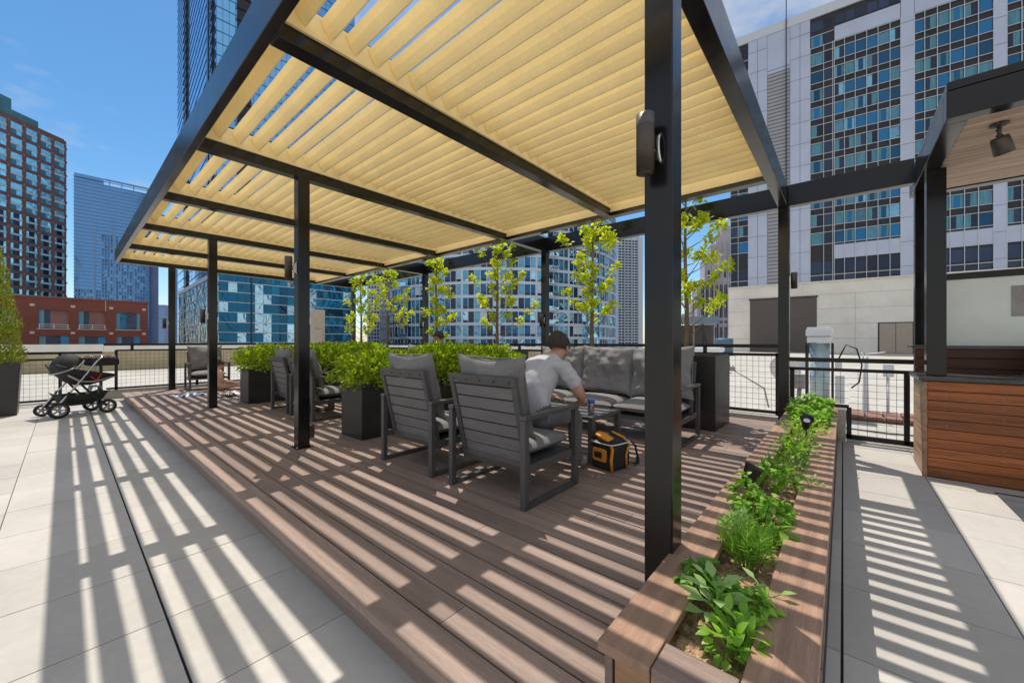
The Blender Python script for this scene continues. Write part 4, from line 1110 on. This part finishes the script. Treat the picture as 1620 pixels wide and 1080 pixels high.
cloth('towel','crumpled blue and white towel on the deck left of the child',1.66,10.05,.52,.42,.4,[M['blue_cloth'],M['white_cloth']],2,.03,True)
cloth('towel','crumpled pale towel on the deck beside the black sandals',2.35,9.72,.5,.4,1.0,[M['white_cloth']],7,.04)
t = thing('sandals', 'pair of black sandals lying on the deck in front of the pale towel', 'sandals', (2.14,9.25,D+.001), .7)
for s in (-1,1):
    b = MB(); pl = [(-.11,-.03),(-.12,0),(-.11,.03),(-.02,.032),(.07,.042),(.115,.02),(.115,-.02),(.07,-.042),(-.02,-.032)]
    b.prism([(p[0]+.02*s,p[1]+s*.07) for p in pl],0,.022,0,'xy'); sd = b.build('sandal', M['bag'], t, .004)
    MB().tube([(.05+.02*s,s*.07-.04,.02),(.06+.02*s,s*.07,.06),(.05+.02*s,s*.07+.04,.02)],.01).build('strap', M['bag'], sd)

# ------------------------------------------------------------------ baby stroller
M['stroller'] = mat('black stroller fabric', (.02,.021,.023), .75, 0, .15, 10, bump=.1, bscale=200)
M['trim'] = mat('grey trim', (.3,.31,.32), .4, .4)
t = thing('stroller', 'black baby stroller with chrome frame parked on the pavers by the fence', 'stroller', (.125,10.1,0), rad(17))
def wheel(x, y, r, w=.045):
    tr = MB().lathe((x,y-w/2,r),[(r*.72,0),(r*.95,0),(r,w*.25),(r,w*.75),(r*.95,w),(r*.72,w)],24,0,(0,1,0)).build('wheel', M['bag'], t)
    b = MB().lathe((x,y-w/2,r),[(r*.6,.006),(r*.73,.004),(r*.73,w-.004),(r*.6,w-.006)],24,0,(0,1,0))
    for k in range(5):
        a = 2*PI*k/5; b.bar((x,y,r),(x+r*.66*math.cos(a),y,r+r*.66*math.sin(a)),.02,.025,0,(0,1,0))
    b.lathe((x,y-w/2-.004,r),[(0,0),(.025,0),(.025,w+.008),(0,w+.008)],14,0,(0,1,0))
    b.build('rim', M['trim'], tr)
wheel(-.27,-.27,.128); wheel(-.30,.27,.10); wheel(.33,-.24,.12); wheel(.30,.27,.12)
b = MB()
for s in (-1,1):
    y = s*.235
    b.tube([(-.30,y,.17),(-.22,y,.28),(.0,y*.98,.60),(.20,y*.95,.92),(.27,y*.95,1.0)],.0145,10)
b.build('chrome_frame', M['chrome'], t)
b = MB()
for s in (-1,1):
    y = s*.235
    b.tube([(-.02,y,.56),(.12,y,.36),(.31,y*1.08,.14)],.016,8); b.tube([(-.28,y,.19),(.0,y,.21),(.32,y*1.05,.16)],.011,8)
    b.tube([(-.27,y*1.12,.14),(-.2,y,.26),(-.14,y,.42)],.017,8)
b.tube([(.27,-.224,1.0),(.27,.224,1.0)],.017,10); b.tube([(-.27,-.23,.13),(-.27,.23,.13)],.01,8); b.tube([(.32,-.24,.13),(.32,.25,.13)],.01,8)
b.build('dark_frame', M['stroller'], t)
# seat shell: swept tub
def tub(prof, halfw, nseg=10):
    b = MB(); vs = []; k = len(prof)
    for (x,z,lift) in prof:
        for j in range(nseg+1):
            u = -1+2*j/nseg; vs.append((x, u*halfw, z + lift*abs(u)**3))
    fs = [(i*(nseg+1)+j,(i+1)*(nseg+1)+j,(i+1)*(nseg+1)+j+1,i*(nseg+1)+j+1) for i in range(k-1) for j in range(nseg)]
    return b.add(vs, fs, 0, True)
def solid(o, th): 
    m_ = o.modifiers.new('solid','SOLIDIFY'); m_.thickness = th; return o
solid(tub([(-.28,.84,.05),(-.22,.72,.14),(-.12,.60,.22),(0,.53,.25),(.17,.52,.22),(.33,.57,.14),(.45,.63,.05)],.2).build('seat', M['stroller'], t), .025)
b = MB()
for s in (-1,1): b.tube([(-.15,s*.21,.70),(0,s*.215,.58),(.16,s*.215,.565),(.34,s*.21,.61),(.45,s*.195,.645)],.016,8)
b.build('seat_trim', M['trim'], t)
b = MB(); vs = []; na, nb_ = 14, 10
for i in range(na+1):
    a = rad(-22+165*i/na)
    for j in range(nb_+1):
        bb = rad(-90+180*j/nb_)
        r = .245
        vs.append((-.08-r*.86*math.cos(a)*math.cos(bb), .215*math.sin(bb), .81+r*math.sin(a)*math.cos(bb)))
b.add(vs, [(i*(nb_+1)+j,(i+1)*(nb_+1)+j,(i+1)*(nb_+1)+j+1,i*(nb_+1)+j+1) for i in range(na) for j in range(nb_)], 0, True)
hood = solid(b.build('hood', M['stroller'], t), .012)
b = MB(); b.tube([(-.08-.216*math.cos(rad(-22))*math.cos(q), .222*math.sin(q), .81+.25*math.sin(rad(-22))*math.cos(q)) for q in [rad(-90+15*i) for i in range(13)]], .016, 8)
b.build('rim', M['trim'], hood)
solid(tub([(-.24,.38,.02),(-.19,.24,.12),(-.06,.17,.19),(.18,.17,.19),(.31,.24,.13),(.37,.38,.02)],.2).build('basket', M['stroller'], t), .012)
b = puffbox(.40,.34,.15,6,12); b.v = [(v[0]+.34,v[1],v[2]+.83) for v in b.v]; bg_ = b.build('hanging_pouch', M['stroller'], t)
b = puffbox(.36,.3,.05,16,12); b.v = [(v[0]+.32,v[1],v[2]+.965) for v in b.v]; b.m = [i//7 % 3 for i in range(len(b.m))]
b.build('patterned_blanket', [M['white_cloth'], mat('red pattern',(.45,.03,.03),.8), M['bag']], bg_)
b = MB(); b.bar((.12,-.21,.66),(.2,-.21,.58),.03,.01).bar((.2,-.21,.58),(.26,-.2,.7),.03,.01); b.build('harness', mat('red strap',(.6,.05,.03),.7), t)
solid(tub([(.16,.38,.0),(.2,.46,.02),(.3,.46,.02),(.34,.36,.0)],.08).build('pale_pouch', mat('pale blue cloth',(.45,.55,.65),.8), t), .01)

# ------------------------------------------------------------------ people
def skin_mesh(verts, edges, sub=2):
    """verts: (pos, radius[, radius2]); grows one smooth skin over the joints"""
    me = bpy.data.meshes.new('skeleton'); me.from_pydata([v[0] for v in verts], edges, [])
    o = bpy.data.objects.new('skeleton', me); COL.objects.link(o)
    md = o.modifiers.new('skin','SKIN'); md.use_smooth_shade = True; md.branch_smoothing = .35
    for i, v in enumerate(verts):
        sv = me.skin_vertices[0].data[i]; sv.radius = (v[1], v[2] if len(v) > 2 else v[1]); sv.use_root = (i == 0)
    s_ = o.modifiers.new('sub','SUBSURF'); s_.levels = s_.render_levels = sub
    bpy.context.view_layer.update()
    dg = bpy.context.evaluated_depsgraph_get()
    out = bpy.data.meshes.new_from_object(o.evaluated_get(dg))
    vs = [v.co.copy() for v in out.vertices]; fs = [list(p.vertices) for p in out.polygons]
    bpy.data.objects.remove(o); bpy.data.meshes.remove(me); bpy.data.meshes.remove(out)
    return vs, fs
def seg_d(p, a, b):
    ab = b-a; t_ = max(0,min(1,(p-a).dot(ab)/max(ab.length_squared,1e-9))); return (p-a-ab*t_).length
def person(label, J, segs, mats, fwd, s=1, fingers=True, hair=True):
    """J: joint -> (pos, radius); segs: (a, b, zone); zones are indices into mats (skin, top, bottoms, shoes)"""
    names = list(J); idx = {n: i for i, n in enumerate(names)}
    verts = [(J[n][0],)+tuple(J[n][1:]) for n in names]
    vs, fs = skin_mesh(verts, [(idx[a],idx[b]) for a, b, _ in segs], 3)
    seglist = [(Vector(J[a][0]),Vector(J[b][0]),(J[a][1]+J[b][1])/2,z) for a, b, z in segs]
    zone = []
    for f in fs:
        c = sum((vs[i] for i in f), Vector())/len(f)
        zone.append(min(seglist, key=lambda q: seg_d(c,q[0],q[1])-q[2]*.8)[3])
    nrm = [Vector() for _ in vs]; zv = [9]*len(vs)
    for f, z_ in zip(fs, zone):
        n_ = (vs[f[1]]-vs[f[0]]).cross(vs[f[2]]-vs[f[0]])
        for i in f: nrm[i] += n_; zv[i] = min(zv[i], z_)
    for i, v in enumerate(vs):
        if zv[i] in (1,2) and nrm[i].length > 0:
            q_ = Vector((v.x*13+v.z*6, v.y*9, v.z*15)); vs[i] = v + nrm[i].normalized()*(.004+.016*s*abs(noise.fractal(q_,.8,2.1,2))-.004*s)
    b = MB(); b.add(vs, fs, 0, True); b.m = zone
    fwd = Vector(fwd).normalized(); up = (Vector(J['crown'][0])-Vector(J['jaw'][0])).normalized(); up = Vector((0,0,1)).lerp(up,.5).normalized()
    side = fwd.cross(up).normalized()
    hc = Vector(J['skull'][0])
    # face: nose, brows, lips, ears, joined to the same body mesh
    def blob(c, rx, ry, rz, m=0, n=10):
        q = []; k = n//2
        for i in range(k+1):
            a = PI*i/k
            for j in range(n):
                e = 2*PI*j/n; q.append(c + fwd*rx*math.sin(a)*math.cos(e) + side*ry*math.sin(a)*math.sin(e) + up*rz*math.cos(a))
        b.add(q, [(i*n+j,i*n+(j+1)%n,(i+1)*n+(j+1)%n,(i+1)*n+j) for i in range(k) for j in range(n)], m, True)
    blob(hc+fwd*.098*s-up*.035*s, .022*s, .014*s, .026*s); blob(hc+fwd*.088*s-up*.075*s, .014*s, .024*s, .008*s)
    for q in (-1,1):
        blob(hc+side*q*.082*s-up*.03*s-fwd*.005*s, .018*s, .01*s, .03*s)
        blob(hc+side*q*.033*s+fwd*.082*s-up*.005*s, .015*s,.024*s,.008*s)
    if fingers:
        for q in ('r','l'):
            if 'hand_'+q not in J: continue
            h = Vector(J['hand_'+q][0]); wv = Vector(J['wrist_'+q][0]); d = (h-wv).normalized(); sd = d.cross(Vector((0,0,1)))
            sd = sd.normalized() if sd.length > .1 else side; dn = sd.cross(d); dn = dn if dn.z < 0 else -dn
            for k in range(4):
                ln = (.068,.078,.074,.058)[k]*s; o0 = h + sd*(k-1.5)*.021*s
                b.tube([o0-d*.02*s, o0+d*ln*.45-dn*.003*s, o0+d*ln*.8+dn*.016*s, o0+d*ln*.95+dn*.04*s], [.0098*s,.0092*s,.0085*s,.0065*s], 8)
            tq = 1 if q == 'r' else -1
            o0 = wv.lerp(h,.45) - sd*tq*.03*s
            b.tube([o0, o0+d*.03*s-sd*tq*.022*s, o0+d*.06*s-sd*tq*.026*s+dn*.012*s], [.0125*s,.011*s,.008*s], 8)
    o = b.build('person', mats); tag(o, label, 'person')
    e = MB()
    for q in (-1,1): e.lathe(hc+side*q*.033*s+fwd*.086*s-up*.018*s, [(0,-.008*s),(.011*s,0),(0,.008*s)], 10, 0, fwd)
    e.build('eyes', M['ink'], o)
    if hair:
        hb = MB(); n, k = 22, 12; q = []
        for i in range(k+1):
            a = PI*.66*i/k
            for j in range(n):
                ee = 2*PI*j/n; fr = math.cos(ee)
                aa = a*(1-.30*max(0,fr)) ; r = 1.04+.02*noise.noise(Vector((i*.9,j*.9,3)))
                q.append(hc - fwd*.008*s + up*.006*s + (fwd*math.sin(aa)*math.cos(ee)*.105 + side*math.sin(aa)*math.sin(ee)*.088 + up*math.cos(aa)*.108)*r*s)
        hb.add(q, [(i*n+j,i*n+(j+1)%n,(i+1)*n+(j+1)%n,(i+1)*n+j) for i in range(k) for j in range(n)], 0, True)
        hb.build('hair', M['hair'], o)
    return o
M['skin'] = mat('skin', (.5,.29,.2), .5, 0, .06, 8, spec=.4); M['hair'] = mat('dark brown hair', (.035,.024,.018), .6, 0, .5, 40, (1,1,.15), bump=.9, bscale=150)
M['shirt'] = mat('pale grey t shirt', (.5,.5,.54), .9, 0, .06, 6, bump=.5, bscale=14); M['trouser'] = mat('grey trousers', (.13,.13,.14), .9, 0, .1, 8, bump=.4, bscale=16)
M['shoe'] = mat('grey shoes', (.32,.31,.3), .7, 0, .1, 10)
def V(*a): return Vector(a)
J = {'pelvis':(V(2.40,1.88,.70),.135,.12),'belly':(V(2.45,1.88,.84),.14,.15),'chest':(V(2.55,1.88,.98),.14,.175),'upper':(V(2.65,1.87,1.07),.105,.14),'neck':(V(2.72,1.87,1.135),.056),
 'jaw':(V(2.80,1.86,1.175),.066),'skull':(V(2.80,1.86,1.235),.09),'crown':(V(2.79,1.86,1.285),.07),
 'sh_r':(V(2.64,1.71,1.05),.07),'cuff_r':(V(2.675,1.645,.93),.058),'el_r':(V(2.70,1.60,.84),.048),'wrist_r':(V(2.90,1.70,.755),.033),'hand_r':(V(2.975,1.735,.735),.033,.018),
 'sh_l':(V(2.66,2.04,1.05),.07),'cuff_l':(V(2.70,2.105,.93),.058),'el_l':(V(2.74,2.15,.84),.048),'wrist_l':(V(2.93,2.05,.76),.033),'hand_l':(V(3.0,2.0,.735),.033,.018),
 'hip_r':(V(2.44,1.79,.655),.095),'knee_r':(V(2.86,1.745,.645),.068),'ank_r':(V(2.84,1.73,.26),.048),'toe_r':(V(2.99,1.715,.208),.038),'heel_r':(V(2.80,1.735,.212),.036),
 'hip_l':(V(2.44,1.97,.655),.095),'knee_l':(V(2.87,2.03,.645),.068),'ank_l':(V(2.86,2.04,.26),.048),'toe_l':(V(3.01,2.05,.208),.038),'heel_l':(V(2.82,2.035,.212),.036)}
SEG = [('pelvis','belly',1),('belly','chest',1),('chest','upper',1),('upper','neck',0),('neck','jaw',0),('jaw','skull',0),('skull','crown',0),
 ('upper','sh_r',1),('sh_r','cuff_r',1),('cuff_r','el_r',0),('el_r','wrist_r',0),('wrist_r','hand_r',0),('upper','sh_l',1),('sh_l','cuff_l',1),('cuff_l','el_l',0),('el_l','wrist_l',0),('wrist_l','hand_l',0),
 ('pelvis','hip_r',2),('hip_r','knee_r',2),('knee_r','ank_r',2),('ank_r','toe_r',3),('ank_r','heel_r',3),('pelvis','hip_l',2),('hip_l','knee_l',2),('knee_l','ank_l',2),('ank_l','toe_l',3),('ank_l','heel_l',3)]
person('man in a pale grey t shirt leaning forward in the nearest armchair', J, SEG, [M['skin'],M['shirt'],M['trouser'],M['shoe']], (.95,-.05,-.25))
def seated(o, sc, dirx, back=0, floor=False):
    """a plain upright seated pose; dirx is the unit facing direction"""
    f = Vector(dirx).normalized(); l = Vector((0,0,1)).cross(f); o = Vector(o); P_ = lambda a, b_, c: o + (f*a + l*b_ + Vector((0,0,c)))*sc
    j = {'pelvis':(P_(0,0,.0),.13*sc,.115*sc),'belly':(P_(-.02,0,.15),.12*sc,.12*sc),'chest':(P_(-.03,0,.32),.115*sc,.145*sc),'upper':(P_(-.02,0,.42),.085*sc,.11*sc),'neck':(P_(0,0,.49),.054*sc),
     'jaw':(P_(.05,0,.545),.064*sc),'skull':(P_(.03,0,.62),.09*sc),'crown':(P_(.02,0,.67),.07*sc),
     'sh_r':(P_(-.02,-.17,.39),.062*sc),'cuff_r':(P_(.02,-.205,.26),.053*sc),'el_r':(P_(.06,-.23,.14),.045*sc),'wrist_r':(P_(.26,-.17,.08),.031*sc),'hand_r':(P_(.34,-.15,.07),.032*sc,.018*sc),
     'sh_l':(P_(-.02,.17,.39),.062*sc),'cuff_l':(P_(.02,.205,.26),.053*sc),'el_l':(P_(.06,.23,.14),.045*sc),'wrist_l':(P_(.26,.17,.08),.031*sc),'hand_l':(P_(.34,.15,.07),.032*sc,.018*sc)}
    for q, s in (('r',-1),('l',1)):
        j['hip_'+q] = (P_(.05,s*.09,-.03),.09*sc)
        if floor:
            j['knee_'+q] = (P_(.42,s*.12,.02),.06*sc); j['ank_'+q] = (P_(.78,s*.13,-.06),.042*sc); j['toe_'+q] = (P_(.83,s*.15,.06),.035*sc); j['heel_'+q] = (P_(.84,s*.13,-.08),.034*sc)
        else:
            j['knee_'+q] = (P_(.45,s*.11,-.02),.066*sc); j['ank_'+q] = (P_(.44,s*.11,-.42),.046*sc); j['toe_'+q] = (P_(.6,s*.12,-.465),.036*sc); j['heel_'+q] = (P_(.4,s*.11,-.465),.034*sc)
    return j
person('small child in peach clothes sitting on the deck against the far armchair, legs out', seated((2.30,10.72,D+.095),.8,(1,-.15,0),floor=True), SEG,
       [M['skin'],mat('peach top',(.62,.37,.26),.9),mat('peach leggings',(.62,.38,.27),.9),mat('peach socks',(.6,.4,.3),.9)], (1,-.3,-.1), .8)
person('person in olive sitting on the far sofa, only the head showing above the hedge', seated((4.42,5.52,.72),1.0,(-1,0,0)), SEG,
       [M['skin'],mat('olive shirt',(.22,.23,.13),.9),M['trouser'],M['shoe']], (-1,-.2,0), .98)
# ------------------------------------------------------------------ light, sky, camera
w = bpy.data.worlds.new('World'); scene.world = w; w.use_nodes = True
nt = w.node_tree; L = nt.links.new; bg = nt.nodes['Background']
sky = nt.nodes.new('ShaderNodeTexSky'); sky.sky_type = 'NISHITA'; sky.sun_disc = False
SUN = Vector((.2375,.35,1)).normalized()
sky.sun_elevation = math.asin(SUN.z); sky.sun_rotation = math.atan2(SUN.x, SUN.y)
sky.altitude = 700; sky.air_density = 1.15; sky.dust_density = .6; sky.ozone_density = 4.0
L(sky.outputs[0], bg.inputs[0]); bg.inputs[1].default_value = .15
tcw = N(nt, 'ShaderNodeTexCoord'); mpw = N(nt, 'ShaderNodeMapping'); mpw.inputs['Scale'].default_value = (1.3,1.3,3.2)
nz = N(nt, 'ShaderNodeTexNoise'); nz.inputs['Scale'].default_value = 1.9; nz.inputs['Detail'].default_value = 8; nz.inputs['Roughness'].default_value = .58
L(tcw.outputs['Generated'], mpw.inputs[0]); L(mpw.outputs[0], nz.inputs['Vector'])
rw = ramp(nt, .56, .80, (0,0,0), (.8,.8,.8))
# unseen bright cloud bank added behind the camera to fill shade; only wisps ahead
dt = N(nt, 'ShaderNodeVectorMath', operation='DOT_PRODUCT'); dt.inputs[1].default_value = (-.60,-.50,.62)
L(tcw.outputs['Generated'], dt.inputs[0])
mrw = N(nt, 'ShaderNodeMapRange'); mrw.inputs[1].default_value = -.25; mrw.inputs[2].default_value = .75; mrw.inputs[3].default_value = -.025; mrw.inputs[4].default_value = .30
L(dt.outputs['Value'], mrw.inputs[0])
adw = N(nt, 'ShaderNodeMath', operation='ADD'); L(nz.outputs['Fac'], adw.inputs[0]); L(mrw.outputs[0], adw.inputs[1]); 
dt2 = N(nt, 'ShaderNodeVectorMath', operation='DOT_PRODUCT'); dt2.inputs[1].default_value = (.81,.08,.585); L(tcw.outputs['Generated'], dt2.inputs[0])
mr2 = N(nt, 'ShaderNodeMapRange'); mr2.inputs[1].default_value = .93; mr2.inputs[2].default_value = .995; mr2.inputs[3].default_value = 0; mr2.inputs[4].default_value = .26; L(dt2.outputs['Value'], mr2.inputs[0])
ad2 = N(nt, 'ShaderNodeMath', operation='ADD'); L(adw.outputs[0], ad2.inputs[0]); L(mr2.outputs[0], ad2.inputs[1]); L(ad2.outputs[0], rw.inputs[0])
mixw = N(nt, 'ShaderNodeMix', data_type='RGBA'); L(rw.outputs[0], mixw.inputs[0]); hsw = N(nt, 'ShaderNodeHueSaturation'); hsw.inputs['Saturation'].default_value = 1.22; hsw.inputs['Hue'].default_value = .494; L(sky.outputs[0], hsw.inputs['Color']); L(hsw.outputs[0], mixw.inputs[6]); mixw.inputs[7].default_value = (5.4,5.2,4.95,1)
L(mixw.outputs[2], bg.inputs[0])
sl = bpy.data.lights.new('sun', 'SUN'); sl.energy = 4.4; sl.angle = rad(.42); sl.color = (1,.92,.82)
so = bpy.data.objects.new('sun', sl); COL.objects.link(so); so.rotation_euler = (-SUN).to_track_quat('-Z','Y').to_euler(); so.location = (5,8,30)
cam = bpy.data.cameras.new('camera'); co = bpy.data.objects.new('camera', cam); COL.objects.link(co)
co.location = (0,0,1.26); co.rotation_euler = (rad(90),0,rad(40.67-90)); cam.lens = 609.1/1620*36; cam.sensor_width = 36
cam.shift_y = .5/1620; cam.clip_end = 5000; cam.clip_start = .05
scene.camera = co
vs = scene.view_settings; vs.view_transform = 'Standard'; vs.look = 'None'; vs.exposure = -.05; vs.gamma = 1
scene.cycles.max_bounces = 10; scene.cycles.diffuse_bounces = 5; scene.cycles.glossy_bounces = 4; scene.cycles.transparent_max_bounces = 8
scene.cycles.use_denoising = True; scene.cycles.sample_clamp_indirect = 8
